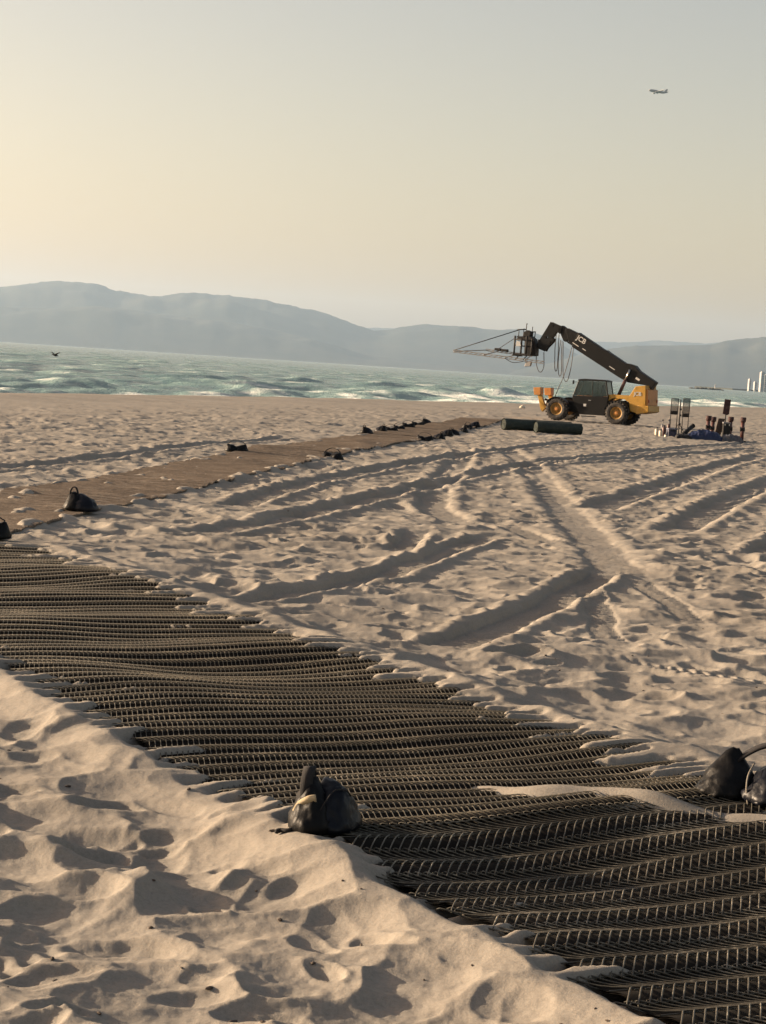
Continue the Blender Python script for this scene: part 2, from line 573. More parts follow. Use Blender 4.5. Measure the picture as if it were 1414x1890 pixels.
def build_sand():
    u = fan_cols(-0.255, 0.275, 560, 9.0)
    d = fan_rows(5.3, 150, lambda q: 0.0135 * (q / 6) ** 1.14)
    far = fan_rows(d[-1], 6000, lambda q: 1.0 * (q / 150) ** 2.2)[1:]
    back = -np.array([2000, 900, 420, 200, 100, 50, 25, 12, 6, 3, 1.0, 0.0, -1, -2, -3, -3.8, -4.4, -4.8, -5.1])
    rows = np.concatenate([back, d, far])
    U, D = np.meshgrid(u, rows)
    X = U * np.maximum(np.abs(D), 5.3)
    Z = sand_z(X, D)
    V = np.stack([X, D, Z], -1).reshape(-1, 3)
    me = mesh_np('sand', V, grid_faces(len(rows), len(u)))
    o = link('sand', me, M['sand'])
    tag(o, 'pale tan trampled beach sand with tyre ruts', kind='structure')


build_sand()

# ------------------------------------------------------------------ sea
def build_sea():
    u = fan_cols(-0.26, 0.26, 330, 9.0)
    d = fan_rows(78, 2600, lambda q: 0.42 * (q / 80) ** 1.12)
    far = fan_rows(d[-1], 36000, lambda q: q * 0.08)[1:]
    back = -np.array([20000, 6000, 2000, 600, 200, 60, 0, -30, -55, -70.0])
    rows = np.concatenate([back, d, far])
    U, D = np.meshgrid(u, rows)
    X = U * np.maximum(np.abs(D), 60)
    R = np.random.RandomState(5)
    q = shore_q(X, D)
    stepd = 0.42 * (np.maximum(D, 80) / 80) ** 1.12
    Z = np.zeros_like(X)
    slope = np.zeros_like(X)
    for k in range(34):
        lam = 2.4 * (1.085 ** k)
        th = R.normal(0, 0.55) + math.atan2(-0.26, 1.0)
        kx, ky = math.cos(th) * 2 * math.pi / lam, math.sin(th) * 2 * math.pi / lam
        a = 0.0165 * lam ** 0.45 * (0.6 + 0.8 * R.rand())
        vis = sstep(2.2, 4.0, lam / np.maximum(stepd, 0.3 * 0.005 * np.maximum(D, 1)))
        ph = kx * X + ky * D + R.rand() * 6.28
        ph = ph + 0.9 * perlin(X / (lam * 3), D / (lam * 3), 500 + k)
        Z += vis * a * (np.sin(ph) + 0.25 * np.sin(2 * ph + 1.2))
    Z *= sstep(-2, -14, q) * (D > 70) * (1 - sstep(2000, 2600, D))
    foam = 0.42 * sstep(0.14, 0.34, Z) + 0.1 * np.clip(perlin(X / 9, D / 30, 640), 0, 1)
    # breakers rolling in parallel to the shore
    for j, (off, hgt, wd) in enumerate(((-30, 0.55, 3.0), (-46, 0.7, 4.0), (-72, 0.5, 5.0))):
        wob = 5 * perlin(D / 26.0, D * 0 + j, 600 + j)
        am = np.clip(0.45 + 1.1 * perlin(D / 34.0, D * 0 + 3.0 * j, 610 + j), 0, 1.2)
        e = (q - off - wob) / wd
        prof = np.exp(-np.where(e > 0, (e / 0.55) ** 2, (e / 1.3) ** 2))
        Z += hgt * am * prof * (D > 60)
        foam = np.maximum(foam, am * sstep(0.1, 0.8, e) * np.exp(-np.clip(e - 1, 0, 99) / 1.6) * (0.75 - 0.1 * j))
        foam = np.maximum(foam, 0.5 * am * prof ** 3)
    wash = np.exp(-((q + 19) / 6.5) ** 2) * (0.62 + 0.55 * perlin(X / 3, D / 9, 620))
    foam = np.maximum(foam, wash)
    # broader surf where the beach runs away to the right
    foam = np.maximum(foam, sstep(150, 260, D) * np.exp(-((q + 32) / 20.0) ** 2) * (0.60 + 0.42 * perlin(X / 6, D / 40, 630)))
    V = np.stack([X, D, SEA_Z + Z], -1).reshape(-1, 3)
    me = mesh_np('sea', V, grid_faces(len(rows), len(u)))
    at_ = me.attributes.new('foam', 'FLOAT', 'POINT')
    at_.data.foreach_set('value', np.clip(foam, 0, 1).astype(np.float32).ravel())
    o = link('sea', me, M['water'])
    tag(o, 'choppy green sea with surf along the beach', kind='structure')


build_sea()

# ------------------------------------------------------------------ mountains across the bay
def horizon_y(x):
    return 676.4 + 0.0650 * (x - 707)


def build_hills(name, ridge, dist, deep, seed, label, amp=0.10):
    xs = np.array([p[0] for p in ridge], float)
    hs = np.array([horizon_y(p[0]) - p[1] for p in ridge]) / FPX
    us = (xs - 707) / FPX * math.cos(ROLL) + 0.0
    uu = np.linspace(-0.62, 0.62, 620)
    h = np.interp(uu, us, hs, left=hs[0], right=hs[-1])
    vv = np.linspace(0, 1, 34)
    Uu, Vv = np.meshgrid(uu, vv)
    Dd = dist - deep * 0.5 + deep * 1.3 * Vv
    X = Uu * Dd
    crest = h[None, :] * dist
    prof = np.where(Vv < 0.5, np.sin(Vv / 0.5 * math.pi / 2) ** 1.25, np.cos((Vv - 0.5) * math.pi * 0.9))
    n = perlin(X / 1500, Dd / 1500, seed) + 0.55 * perlin(X / 600, Dd / 700, seed + 1) + 0.3 * perlin(X / 260, Dd / 300, seed + 2)
    Z = crest * prof * (1 + amp * n * np.sin(np.clip(Vv, 0, 1) * math.pi)) + 0.006 * dist * 0.15 * n * (0.3 + prof) * (Vv > 0.2)
    # keep the surveyed skyline
    mx_ = (Z / Dd).max(0)
    Z = Z * np.where(h > 0.0005, np.clip(h / np.maximum(mx_, 1e-6), 0, 2.0), 0)[None, :] * (1 + (0.014 * perlin(uu * 150, uu * 0, seed + 4) + 0.016 * perlin(uu * 330, uu * 0, seed + 5))[None, :] * np.exp(-((Vv - 0.5) / 0.07) ** 2))
    V = np.stack([X, Dd, SEA_Z - 2 + Z], -1).reshape(-1, 3)
    o = link(name, mesh_np(name, V, grid_faces(len(vv), len(uu))), M['hills'])
    tag(o, label, kind='structure')


RIDGE = [(-1800, 560), (-900, 520), (-300, 540), (0, 527), (30, 523), (75, 517), (100, 519), (155, 523), (185, 534), (250, 545), (275, 546), (310, 540), (330, 539), (400, 545),
         (460, 552), (525, 566), (560, 572), (600, 585), (640, 600), (668, 609), (700, 607), (720, 602), (760, 597), (800, 600), (850, 602), (870, 606), (900, 608), (930, 606),
         (960, 612), (1000, 625), (1040, 650), (1100, 680), (1200, 700), (1500, 720)]
RIDGE_FAR = [(-1800, 580), (0, 560), (500, 580), (640, 604), (670, 604), (700, 605), (900, 616), (1000, 622), (1060, 629), (1100, 630), (1130, 631), (1170, 629), (1180, 627), (1220, 629), (1280, 633), (1320, 630), (1500, 640), (2500, 700)]
RIDGE_EAST = [(-1800, 515), (900, 690), (1000, 668), (1080, 645), (1150, 637), (1230, 636), (1290, 635), (1320, 627), (1360, 623), (1400, 620), (1440, 617), (1600, 610), (1900, 600), (3000, 640)]
RIDGE_LOW = [(-1800, 545), (-100, 560), (0, 566), (80, 568), (160, 563), (230, 572), (330, 585), (420, 596), (520, 616), (600, 636), (660, 655), (760, 665), (900, 676), (1000, 688), (1100, 692), (1200, 690), (1300, 692), (1414, 696), (1700, 710), (3000, 800)]
build_hills('far_hills', RIDGE_FAR, 33000, 5000, 801, 'palest distant hills on the skyline')
build_hills('mountain_range', RIDGE, 25000, 6000, 811, 'hazy blue mountain range across the bay')
build_hills('eastern_hills', RIDGE_EAST, 22000, 5000, 821, 'hazy blue hills at the right of the bay')
build_hills('coastal_slopes', RIDGE_LOW, 22500, 3500, 831, 'lower hazy slopes along the far shore')

# ------------------------------------------------------------------ haze
bm = bmesh.new()
add_box(bm, (0, 8000, 700), (90000, 66000, 1408))
haze = bm_obj('haze', bm, None)
m_ = bpy.data.materials.new('sea_haze'); m_.use_nodes = True
t = m_.node_tree; t.nodes.clear()
vol = t.nodes.new('ShaderNodeVolumePrincipled')
vol.inputs['Color'].default_value = (0.52, 0.735, 1.0, 1)
vol.inputs['Density'].default_value = 2.5e-5
vol.inputs['Anisotropy'].default_value = 0.3
ou = t.nodes.new('ShaderNodeOutputMaterial')
t.links.new(vol.outputs[0], ou.inputs['Volume'])
haze.data.materials.append(m_)
tag(haze, 'pale sea haze hanging over the bay', kind='stuff')

# ------------------------------------------------------------------ woven beach mats, near
def strand_mat(name, base, dusty, rough):
    m_, t, b = mat_new(name)
    tc = t.nodes.new('ShaderNodeTexCoord')
    n1 = nd(t, 'ShaderNodeTexNoise', Scale=1.6, Detail=5.0, Roughness=0.6)
    n2 = nd(t, 'ShaderNodeTexNoise', Scale=40.0, Detail=3.0, Roughness=0.6)
    t.links.new(tc.outputs['Object'], n1.inputs['Vector']); t.links.new(tc.outputs['Object'], n2.inputs['Vector'])
    a = nd(t, 'ShaderNodeMath', operation='ADD'); t.links.new(n1.outputs['Fac'], a.inputs[0]); t.links.new(n2.outputs['Fac'], a.inputs[1])
    h_ = nd(t, 'ShaderNodeMath', operation='MULTIPLY'); t.links.new(a.outputs[0], h_.inputs[0]); h_.inputs[1].default_value = 0.5
    col = ramp(t, h_.outputs[0], [(0.36, base), (0.52, tuple(v * 1.5 for v in base)), (0.68, dusty)])
    t.links.new(col, b.inputs['Base Color'])
    b.inputs['Roughness'].default_value = rough
    b.inputs['Specular IOR Level'].default_value = 0.28
    return m_


M['strand'] = strand_mat('olive_plastic_strand', (0.052, 0.047, 0.037), (0.30, 0.27, 0.215), 0.5)
M['strand_fine'] = strand_mat('fine_olive_plastic_strand', (0.032, 0.029, 0.022), (0.18, 0.16, 0.125), 0.5)
M['shade_sheet'] = paint('dark_shade_sheet', (0.010, 0.0085, 0.007), 0.95, dust=0.05, scale=9, spec=0.1)  # near-black colour that paints the shade between the mat coils
M['strand_far'] = strand_mat('brown_plastic_strand', (0.098, 0.076, 0.057), (0.25, 0.205, 0.155), 0.9)


def corrugation(s, row):
    """The mats are ribbed: every second coil rides on a crest."""
    return 0.09 * row * np.cos(math.pi * (s - SEAM) / row)


def coil_mesh(name, s, row, t0, t1, pitch, hw, hh, wire, hand, seg, sides, zoff, ph, lean, flat):
    """One wound plastic strand running across the mat, with the rod that pins it to its neighbour."""
    turns = int((t1 - t0) / pitch)
    n = turns * seg + 1
    th = np.arange(n) * 2 * math.pi / seg
    # flattened loop: flat legs above and below
    cs, sn = np.cos(th), np.sin(th)
    ds = hw * np.sign(cs) * np.abs(cs) ** 0.95
    dz = hh * np.sign(sn) * np.abs(sn) ** flat
    tt = t0 + pitch * (th / (2 * math.pi) + ph) + hand * pitch * lean * cs
    ss = s + ds
    zz = mat_z(ss, tt) + zoff + dz + corrugation(ss, row)
    x = ss * AL[0] + tt * AC[0]; y = ss * AL[1] + tt * AC[1]
    P = np.stack([x, y, zz], 1)
    T = np.gradient(P, axis=0); T /= np.linalg.norm(T, axis=1)[:, None]
    ref = np.array([AC[0], AC[1], 0.0])
    A = np.cross(T, ref); A /= np.linalg.norm(A, axis=1)[:, None] + 1e-9
    B = np.cross(T, A)
    k = np.arange(sides) * 2 * math.pi / sides
    V = P[:, None, :] + wire * (A[:, None, :] * np.cos(k)[None, :, None] + B[:, None, :] * np.sin(k)[None, :, None])
    V = V.reshape(-1, 3)
    i = np.arange(n - 1)[:, None] * sides + np.arange(sides)[None, :]
    j = np.arange(n - 1)[:, None] * sides + (np.arange(sides)[None, :] + 1) % sides
    F = np.stack([i.ravel(), j.ravel(), (j + sides).ravel(), (i + sides).ravel()], 1)
    # pin rod along the far side of the loop
    rt = np.linspace(t0, t1, 30); rs = np.full(30, s + hw * 0.80)
    rz = mat_z(rs, rt) + zoff + corrugation(rs, row)
    RP = np.stack([rs * AL[0] + rt * AC[0], rs * AL[1] + rt * AC[1], rz], 1)
    c4 = [(1, 0), (0, 1), (-1, 0), (0, -1)]
    RV = np.stack([RP + wire * 0.9 * (a * np.array([AL[0], AL[1], 0]) + b_ * np.array([0, 0, 1.0])) for a, b_ in c4], 1).reshape(-1, 3)
    i = np.arange(29)[:, None] * 4 + np.arange(4)[None, :]
    j = np.arange(29)[:, None] * 4 + (np.arange(4)[None, :] + 1) % 4
    RF = np.stack([i.ravel(), j.ravel(), (j + 4).ravel(), (i + 4).ravel()], 1) + len(V)
    return mesh_np(name, np.concatenate([V, RV]), np.concatenate([F, RF]))


def near_mat(s0, s1, row, pitch, wire, hh, zoff, label, seed):
    c = ((s0 + s1) / 2, 5.5)
    root = thing('beach_mat', label, 'mat', (0, 0, 0), 0, 'woven mats laid across the sand')
    rg = random.Random(seed)
    k = 0
    s = s0
    while s < s1:
        far = s > 11
        t0 = MAT_T0 + rg.uniform(-0.015, 0.015); t1 = MAT_T1 + rg.uniform(-0.02, 0.02)
        me = coil_mesh('coil', s, row, t0, t1, pitch, row * 0.60, hh, wire, 1 if k % 2 else -1, 8 if far else (12 if row < .12 else 16), 3 if far else (4 if row < .12 else 5), zoff, 0.5 * (k % 2), *((0.8, 0.5) if row < .12 else (1.75, 0.34)))
        link('coil', me, M['strand_fine'] if row < .12 else M['strand'], root)
        s += row; k += 1
    # dark sheet added under the coils, standing in for shade in their gaps
    ss_ = np.arange(s0 - row * .5, s1 - row * .25, row / 6); tt_ = np.linspace(MAT_T0 + .02, MAT_T1 - .02, 60)
    S_, T_ = np.meshgrid(ss_, tt_, indexing='ij')
    Zt = mat_z(S_, T_) + zoff - 0.45 * hh + corrugation(S_, row)
    V = np.stack([S_ * AL[0] + T_ * AC[0], S_ * AL[1] + T_ * AC[1], Zt], -1).reshape(-1, 3)
    Vb = V.copy(); Vb[:, 2] -= 0.006
    F = grid_faces(len(ss_), len(tt_))
    link('shade_sheet', mesh_np('shade_sheet', np.concatenate([V, Vb]), np.concatenate([F, F[:, ::-1] + len(V)])), M['shade_sheet'], root)
    return root


near_mat(SEAM + 0.02, MAT_S1, 0.0935, 0.033, 0.0026, 0.0075, 0.024, 'long dark green woven mat running from the black bag away to the left', 3)
near_mat(MAT_S0, SEAM - 0.05, 0.143, 0.050, 0.0034, 0.0095, 0.032, 'dark coarse woven mat filling the lower right corner, below the seam', 4)

# ------------------------------------------------------------------ mats, far
def far_mat(y0, y1, label, lift):
    row = 0.11
    ys = np.arange(y0, y1, row / 4)
    n = len(ys)
    tl = np.linspace(-1, 1, 26)
    Y, T = np.meshgrid(ys, tl, indexing='ij')
    c = np.interp(Y, FAR_Y, FAR_X)
    edge = 1 + 0.012 * perlin(Y / 0.5, T * 0 + 1.0, 91)
    X = c + T * FAR_HALF * edge
    Yk = Y - 0.15 * (X - c)
    saw = np.array([0.0, 1.0, 0.75, 0.25])[np.arange(n) % 4][:, None]
    Z = far_mat_z(X, Yk) + lift + 0.013 * saw + 0.004 * perlin(X / 0.1, Y / 0.1, 92) + 0.026 * np.sin(Y * 2 * math.pi / 0.52 + 2.5 * perlin(X / 1.2, Y / 1.6, 93)) * np.clip(perlin(X / 1.5, Y / 5, 94) + 0.35, 0, 1)
    V = np.stack([X, Yk, Z], -1).reshape(-1, 3)
    # underside so that the sheet has thickness
    Vb = V.copy(); Vb[:, 2] -= 0.03
    F = grid_faces(n, len(tl))
    nb = len(V)
    side = []
    for j in (0, len(tl) - 1):
        i = np.arange(n - 1) * len(tl) + j
        side.append(np.stack([i, i + len(tl), i + len(tl) + nb, i + nb], 1))
    for r_ in (0, n - 1):
        i = r_ * len(tl) + np.arange(len(tl) - 1)
        side.append(np.stack([i, i + 1, i + 1 + nb, i + nb], 1))
    F2 = np.concatenate([F, F[:, ::-1] + nb] + side)
    o = link('beach_mat', mesh_np('beach_mat', np.concatenate([V, Vb]), F2, smooth=False), M['strand_far'])
    tag(o, label, 'mat', 'woven mats laid across the sand')


far_mat(18.9, 46.4, 'brown ribbed mat stretching from the left edge to the first far pair of bags', 0.0)
far_mat(46.5, 63.3, 'brown ribbed mat between the lone pair of bags and the double row of bags', 0.015)
far_mat(63.4, 95.8, 'farthest brown mat, edged by two rows of small black bags', 0.03)

# ------------------------------------------------------------------ sandbags
M['bag'] = paint('black_vinyl_coated_fabric', (0.0045, 0.0045, 0.005), 0.5, dust=0.0, scale=6, spec=0.14, bump=0.012, bscale=16)
M['bag_blue'] = paint('navy_vinyl_coated_fabric', (0.004, 0.005, 0.009), 0.42, dust=0.0, scale=6, spec=0.2, bump=0.012, bscale=16)
M['strap'] = paint('black_webbing', (0.006, 0.005, 0.006), 0.85, dust=0.04, scale=12, bump=0.002, bscale=160)


def lobe(bm, c, a, b_, h, peak, seed, sub=3, rot=0.0, lean=0.0):
    """A slumped sand-filled pouch: flat belly, bulged flanks, gathered top corner."""
    r = bmesh.ops.create_icosphere(bm, subdivisions=sub, radius=1.0)
    vv = r['verts']
    co = np.array([v.co[:] for v in vv])
    x, y, z = co[:, 0], co[:, 1], co[:, 2]
    se = lambda v, p: np.sign(v) * np.abs(v) ** p
    X = se(x, 0.85) * a; Y = se(y, 0.85) * b_
    Z = np.where(z > 0, z ** 0.9 * h * 0.80, z * h * 0.18)
    X *= 1 + 0.16 * (z < 0.25) * (1 - np.abs(z)); Y *= 1 + 0.16 * (z < 0.25) * (1 - np.abs(z))
    n = 1 - 2.2 * np.abs(perlin(X / 0.10 + seed, (Y + Z) / 0.07, 900 + seed)) + 0.6 * (0.5 - np.abs(perlin(X / 0.05, (Y - Z) / 0.06 + seed, 930 + seed)))
    X += 0.017 * n * co[:, 0]; Y += 0.017 * n * co[:, 1]; Z += 0.011 * n * (z > -0.2)
    for (px_, py_, hp, rad_) in peak:
        wgt = np.exp(-(((x - px_) ** 2 + (y - py_) ** 2) / rad_ ** 2)) * np.clip(z + 0.1, 0, 1)
        Z += hp * wgt
        X += (px_ * a - X) * 0.35 * wgt; Y += (py_ * b_ - Y) * 0.45 * wgt
    X += lean * Z
    ca, sa = math.cos(rot), math.sin(rot)
    for v, xx, yy, zz in zip(vv, X, Y, Z):
        v.co = (c[0] + xx * ca - yy * sa, c[1] + xx * sa + yy * ca, c[2] + zz + h * 0.14)


def strap_band(bm, pts, width, thick, wdir):
    pts = [Vector(p) for p in pts]
    wd = Vector(wdir).normalized() * width / 2
    rings = []
    for i, p in enumerate(pts):
        t = (pts[min(i + 1, len(pts) - 1)] - pts[max(i - 1, 0)]).normalized()
        nn = t.cross(wd).normalized() * thick / 2
        rings.append([bm.verts.new(p + s1 * wd + s2 * nn) for s1, s2 in ((1, 1), (1, -1), (-1, -1), (-1, 1))])
    for i in range(len(rings) - 1):
        for k in range(4):
            bm.faces.new((rings[i][k], rings[i][(k + 1) % 4], rings[i + 1][(k + 1) % 4], rings[i + 1][k]))
    bm.faces.new(rings[0]); bm.faces.new(rings[-1])


def bag_parts(kind, root, sub):
    """kind 'boat': two eared pouches with an arched handle; 'heap': peaked, handle folded up at one end; 'saddle': pouch slumped either side of a strap."""
    if kind == 'boat':
        bm = bmesh.new(); lobe(bm, (-0.105, 0, 0), 0.125, 0.135, 0.15, [(-0.8, 0, 0.07, 0.45)], 1, sub); bm_obj('pouch', bm, M['bag'], root, True)
        bm = bmesh.new(); lobe(bm, (0.105, 0.01, 0), 0.125, 0.13, 0.15, [(0.8, 0, 0.08, 0.45)], 2, sub); bm_obj('pouch', bm, M['bag'], root, True)
        bm = bmesh.new(); strap_band(bm, smooth_path([(-0.19, 0, 0.17), (-0.12, 0, 0.225), (-0.01, 0.01, 0.25), (0.10, 0.01, 0.225), (0.19, 0.0, 0.18)], 4), 0.045, 0.008, (0, 1, 0.1)); bm_obj('handle', bm, M['strap'], root, True)
    elif kind == 'heap':
        bm = bmesh.new(); lobe(bm, (-0.04, 0, 0), 0.13, 0.135, 0.17, [(-0.35, 0.0, 0.05, 0.8)], 3, sub); bm_obj('pouch', bm, M['bag'], root, True)
        bm = bmesh.new(); lobe(bm, (0.06, -0.015, 0), 0.14, 0.135, 0.165, [(-0.6, 0.1, 0.05, 0.8)], 4, sub, -0.1); bm_obj('pouch', bm, M['bag_blue'], root, True)
        bm = bmesh.new(); strap_band(bm, smooth_path([(-0.12, 0, 0.14), (-0.115, 0, 0.22), (-0.085, 0, 0.265), (-0.045, 0, 0.25), (-0.02, 0, 0.16)], 4), 0.05, 0.010, (0.1, 1, 0)); bm_obj('handle', bm, M['strap'], root, True)


def copy_tree(root, parent=None):
    c = root.copy(); COL.objects.link(c)
    for ch in root.children:
        d = ch.copy(); COL.objects.link(d); d.parent = c
    return c


def near_bag():
    x, y = -0.19, 8.33
    z = float(mat_z(*[np.array([v]) for v in to_st(x, y)])[0]) + 0.01
    root = thing('sandbag', 'black sandbag with upright handle on the near edge of the mat, centre foreground', 'sandbag', (x, y, z), 0.0, 'black sandbags weighing down the mats')
    root.scale = (0.84, 0.9, 1.0)
    bm = bmesh.new(); lobe(bm, (-0.055, -0.02, 0), 0.095, 0.13, 0.215, [(-0.2, 0.1, 0.03, 0.9), (0.4, 0.2, 0.02, 0.6)], 5, 4, 0.15, 0.0)
    bm_obj('pouch', bm, M['bag'], root, True)
    bm = bmesh.new(); lobe(bm, (0.06, 0.035, 0), 0.12, 0.145, 0.205, [(-0.6, 0.2, 0.05, 0.7), (0.5, -0.2, 0.02, 0.5)], 6, 4, -0.35)
    o = bm_obj('pouch', bm, M['bag_blue'], root, True)
    bm = bmesh.new(); add_tube(bm, smooth_path([(-0.045, -0.13, 0.06), (0.02, -0.12, 0.16), (0.07, -0.06, 0.205), (0.14, 0.0, 0.185), (0.175, 0.06, 0.10)], 5), 0.004, 6); bm_obj('piping', bm, M['strap'], o, True)
    bm = bmesh.new(); strap_band(bm, smooth_path([(-0.085, -0.05, 0.12), (-0.088, -0.045, 0.22), (-0.082, -0.02, 0.272), (-0.076, 0.02, 0.28), (-0.072, 0.05, 0.22), (-0.07, 0.06, 0.12)], 5), 0.066, 0.020, (1, 0.12, 0.05))
    bm_obj('handle', bm, M['strap'], root, True)
    bm = bmesh.new(); strap_band(bm, smooth_path([(-0.15, -0.06, 0.09), (-0.125, -0.08, 0.13), (-0.075, -0.115, 0.165), (-0.03, -0.12, 0.175)], 4), 0.035, 0.006, (-0.2, -0.3, 1))
    o = bm_obj('pale_band', bm, paint('pale_tan_band', (0.42, 0.34, 0.22), 0.9, dust=0.2, scale=20), root, True)  # pale tan band across the left pouch
    bm = bmesh.new(); add_tube(bm, smooth_path([(-0.12, -0.1, 0.03), (-0.17, -0.12, 0.02), (-0.21, -0.1, 0.015), (-0.235, -0.12, 0.01)], 4), [0.012] * 12 + [0.008], 6); bm_obj('tie_cord', bm, M['strap'], root, True)


def right_bag():
    x, y = 2.03, 9.55
    z = float(mat_z(*[np.array([v]) for v in to_st(x, y)])[0]) + 0.02
    root = thing('sandbag', 'black sandbag with long arched handle at the right edge of the picture', 'sandbag', (x, y, z), 0.0, 'black sandbags weighing down the mats')
    bm = bmesh.new(); lobe(bm, (-0.14, 0.06, 0), 0.145, 0.13, 0.15, [(-0.15, 0.1, 0.065, 0.5), (0.35, 0.1, 0.075, 0.5)], 7, 4)
    bm_obj('pouch', bm, M['bag'], root, True)
    bm = bmesh.new(); lobe(bm, (0.10, -0.05, 0), 0.17, 0.16, 0.20, [(0.1, 0, 0.02, 0.8)], 8, 4, 0.1)
    o = bm_obj('pouch', bm, M['bag_blue'], root, True)
    bm = bmesh.new(); add_tube(bm, smooth_path([(-0.075, -0.15, 0.0), (-0.085, -0.13, 0.08), (-0.075, -0.10, 0.15), (-0.04, -0.05, 0.20)], 5), 0.005, 6); bm_obj('piping', bm, paint('pale_piping', (0.16, 0.14, 0.11), 0.6, scale=20), o, True)
    bm = bmesh.new(); strap_band(bm, smooth_path([(-0.11, 0.06, 0.19), (-0.05, 0.06, 0.235), (0.02, 0.05, 0.275), (0.12, 0.04, 0.29), (0.22, 0.03, 0.25), (0.26, 0.02, 0.16)], 5), 0.05, 0.012, (0.05, 1, 0.2))
    bm_obj('handle', bm, M['strap'], root, True)


near_bag()
right_bag()
PROTO = {}
BAGS = [  # x, y, kind, turn, scale, label
    (-4.06, 24.95, 'heap', 0.0, 0.98, 'black sandbag with a loop handle on the brown mat edge, nearest on the left'),
    (-4.42, 20.8, 'boat', 0.3, 0.95, 'black sandbag half cut off by the left edge of the picture'),
    (-3.59, 44.6, 'boat', 0.1, 0.95, 'lone black sandbag on the sea side of the brown mat, left of the row'),
    (-1.30, 45.0, 'boat', 2.6, 0.95, 'lone black sandbag on the inland edge of the brown mat, middle distance'),
    (-0.75, 62.9, 'heap', 0.6, 0.95, 'first black sandbag of the seaward row, nearest and triangular'),
    (-0.24, 66.2, 'heap', 2.9, 0.9, 'second black sandbag of the seaward row, peaked'),
    (0.09, 68.1, 'boat', 0.2, 0.9, 'third black sandbag of the seaward row'),
    (0.38, 70.0, 'boat', 0.5, 0.9, 'fourth black sandbag of the seaward row'),
    (0.76, 73.5, 'boat', 0.1, 0.95, 'fifth black sandbag of the seaward row'),
    (1.19, 76.7, 'boat', -0.2, 1.0, 'sixth black sandbag of the seaward row, with arched handle'),
    (1.62, 81.7, 'heap', 0.2, 1.1, 'last black sandbag of the seaward row, farthest off'),
    (1.22, 61.9, 'boat', 0.0, 1.0, 'first black sandbag of the inland row, boat shaped with arched handle'),
    (1.77, 64.4, 'heap', 2.8, 0.95, 'second black sandbag of the inland row, pale on its left side'),
    (2.16, 67.9, 'heap', 3.0, 0.95, 'third black sandbag of the inland row'),
    (2.47, 70.3, 'heap', 0.3, 0.85, 'fourth black sandbag of the inland row'),
    (2.96, 73.9, 'heap', 2.7, 0.9, 'fifth black sandbag of the inland row'),
    (3.26, 77.3, 'boat', 0.9, 0.95, 'sixth black sandbag of the inland row, with a raised handle'),
    (3.69, 79.8, 'heap', 3.3, 1.0, 'last black sandbag of the inland row, nearest the rolled mats'),
]
for (x, y, kind, rz, sc_, lab) in BAGS:
    if kind not in PROTO:
        root = thing('sandbag', lab, 'sandbag', group='black sandbags weighing down the mats')
        bag_parts(kind, root, 3)
        PROTO[kind] = root
    else:
        root = copy_tree(PROTO[kind])
    c = float(np.interp(y, FAR_Y, FAR_X))
    zz = ground_z(x, y)
    if abs(x - c) < FAR_HALF:
        zz = max(zz, float(far_mat_z(np.array([x]), np.array([y]))[0]) + 0.02)
    root.location = (x, y, zz - 0.012)
    root.rotation_euler = (0, 0, rz)
    sc_ *= 1.15
    root.scale = (sc_, sc_, sc_ * 1.05)
    tag(root, lab, 'sandbag', 'black sandbags weighing down the mats')

# ------------------------------------------------------------------ rolled-up mats
M['roll'] = paint('dark_green_woven_roll', (0.013, 0.022, 0.017), 0.8, dust=0.08, scale=5, bump=0.01, bscale=30)


def mat_roll(p0, p1, r, label, seed):
    p0 = Vector(p0); p1 = Vector(p1)
    mid = (p0 + p1) / 2
    z = ground_z(mid.x, mid.y)
    root = thing('mat_roll', label, 'mat roll', (mid.x, mid.y, z - 0.02), math.atan2(p1.y - p0.y, p1.x - p0.x), 'rolled-up mats')
    L = (p1 - p0).length
    # outer wrap with ribs along its length, and the visible winding at each end
    n = 40
    bm = bmesh.new()
    rings = []
    N = 46
    for i in range(N):
        x = -L / 2 + L * i / (N - 1)
        ring = []
        for k in range(n):
            a = 2 * math.pi * k / n
            rr_ = r * (1 + 0.014 * (k % 2) + 0.05 * float(perlin(np.array([x / 0.5 + seed]), np.array([math.sin(a) * 1.5]), 950)[0]))
            zz = r * 0.95 + rr_ * math.sin(a) * 0.92
            ring.append(bm.verts.new((x + 0.012 * math.sin(7 * a), rr_ * math.cos(a) * 1.04, max(zz, 0.0))))
        rings.append(ring)
    for i in range(N - 1):
        for k in range(n):
            bm.faces.new((rings[i][k], rings[i][(k + 1) % n], rings[i + 1][(k + 1) % n], rings[i + 1][k]))
    bm_obj('wrap', bm, M['roll'], root, False)
    for sx in (-1, 1):
        bm = bmesh.new()
        strip = []
        turns = 5
        for i in range(turns * 22):
            a = 2 * math.pi * i / 22
            rr_ = 0.05 + (r * 0.94 - 0.05) * i / (turns * 22)
            p = Vector((0, rr_ * math.cos(a) * 1.04, r * 0.95 + rr_ * math.sin(a) * 0.92))
            strip.append((bm.verts.new((sx * (L / 2 - 0.015), p.y, p.z)), bm.verts.new((sx * (L / 2 - 0.4), p.y, p.z))))
        for i in range(len(strip) - 1):
            bm.faces.new((strip[i][0], strip[i + 1][0], strip[i + 1][1], strip[i][1]))
        o = bm_obj('winding', bm, M['roll'], root, True)
        md = o.modifiers.new('thick', 'SOLIDIFY'); md.thickness = 0.022


a_ = survey(929, 786, 81.5); b_ = survey(1052, 792, 82.6)
mat_roll((a_.x, a_.y, 0), (b_.x, b_.y, 0), 0.27, 'longer dark green rolled mat lying on the sand before the machine', 1)
a_ = survey(988, 795, 80.3); b_ = survey(1071, 797, 80.9)
mat_roll((a_.x, a_.y, 0), (b_.x, b_.y, 0), 0.27, 'shorter dark green rolled mat, in front of the longer roll', 2)

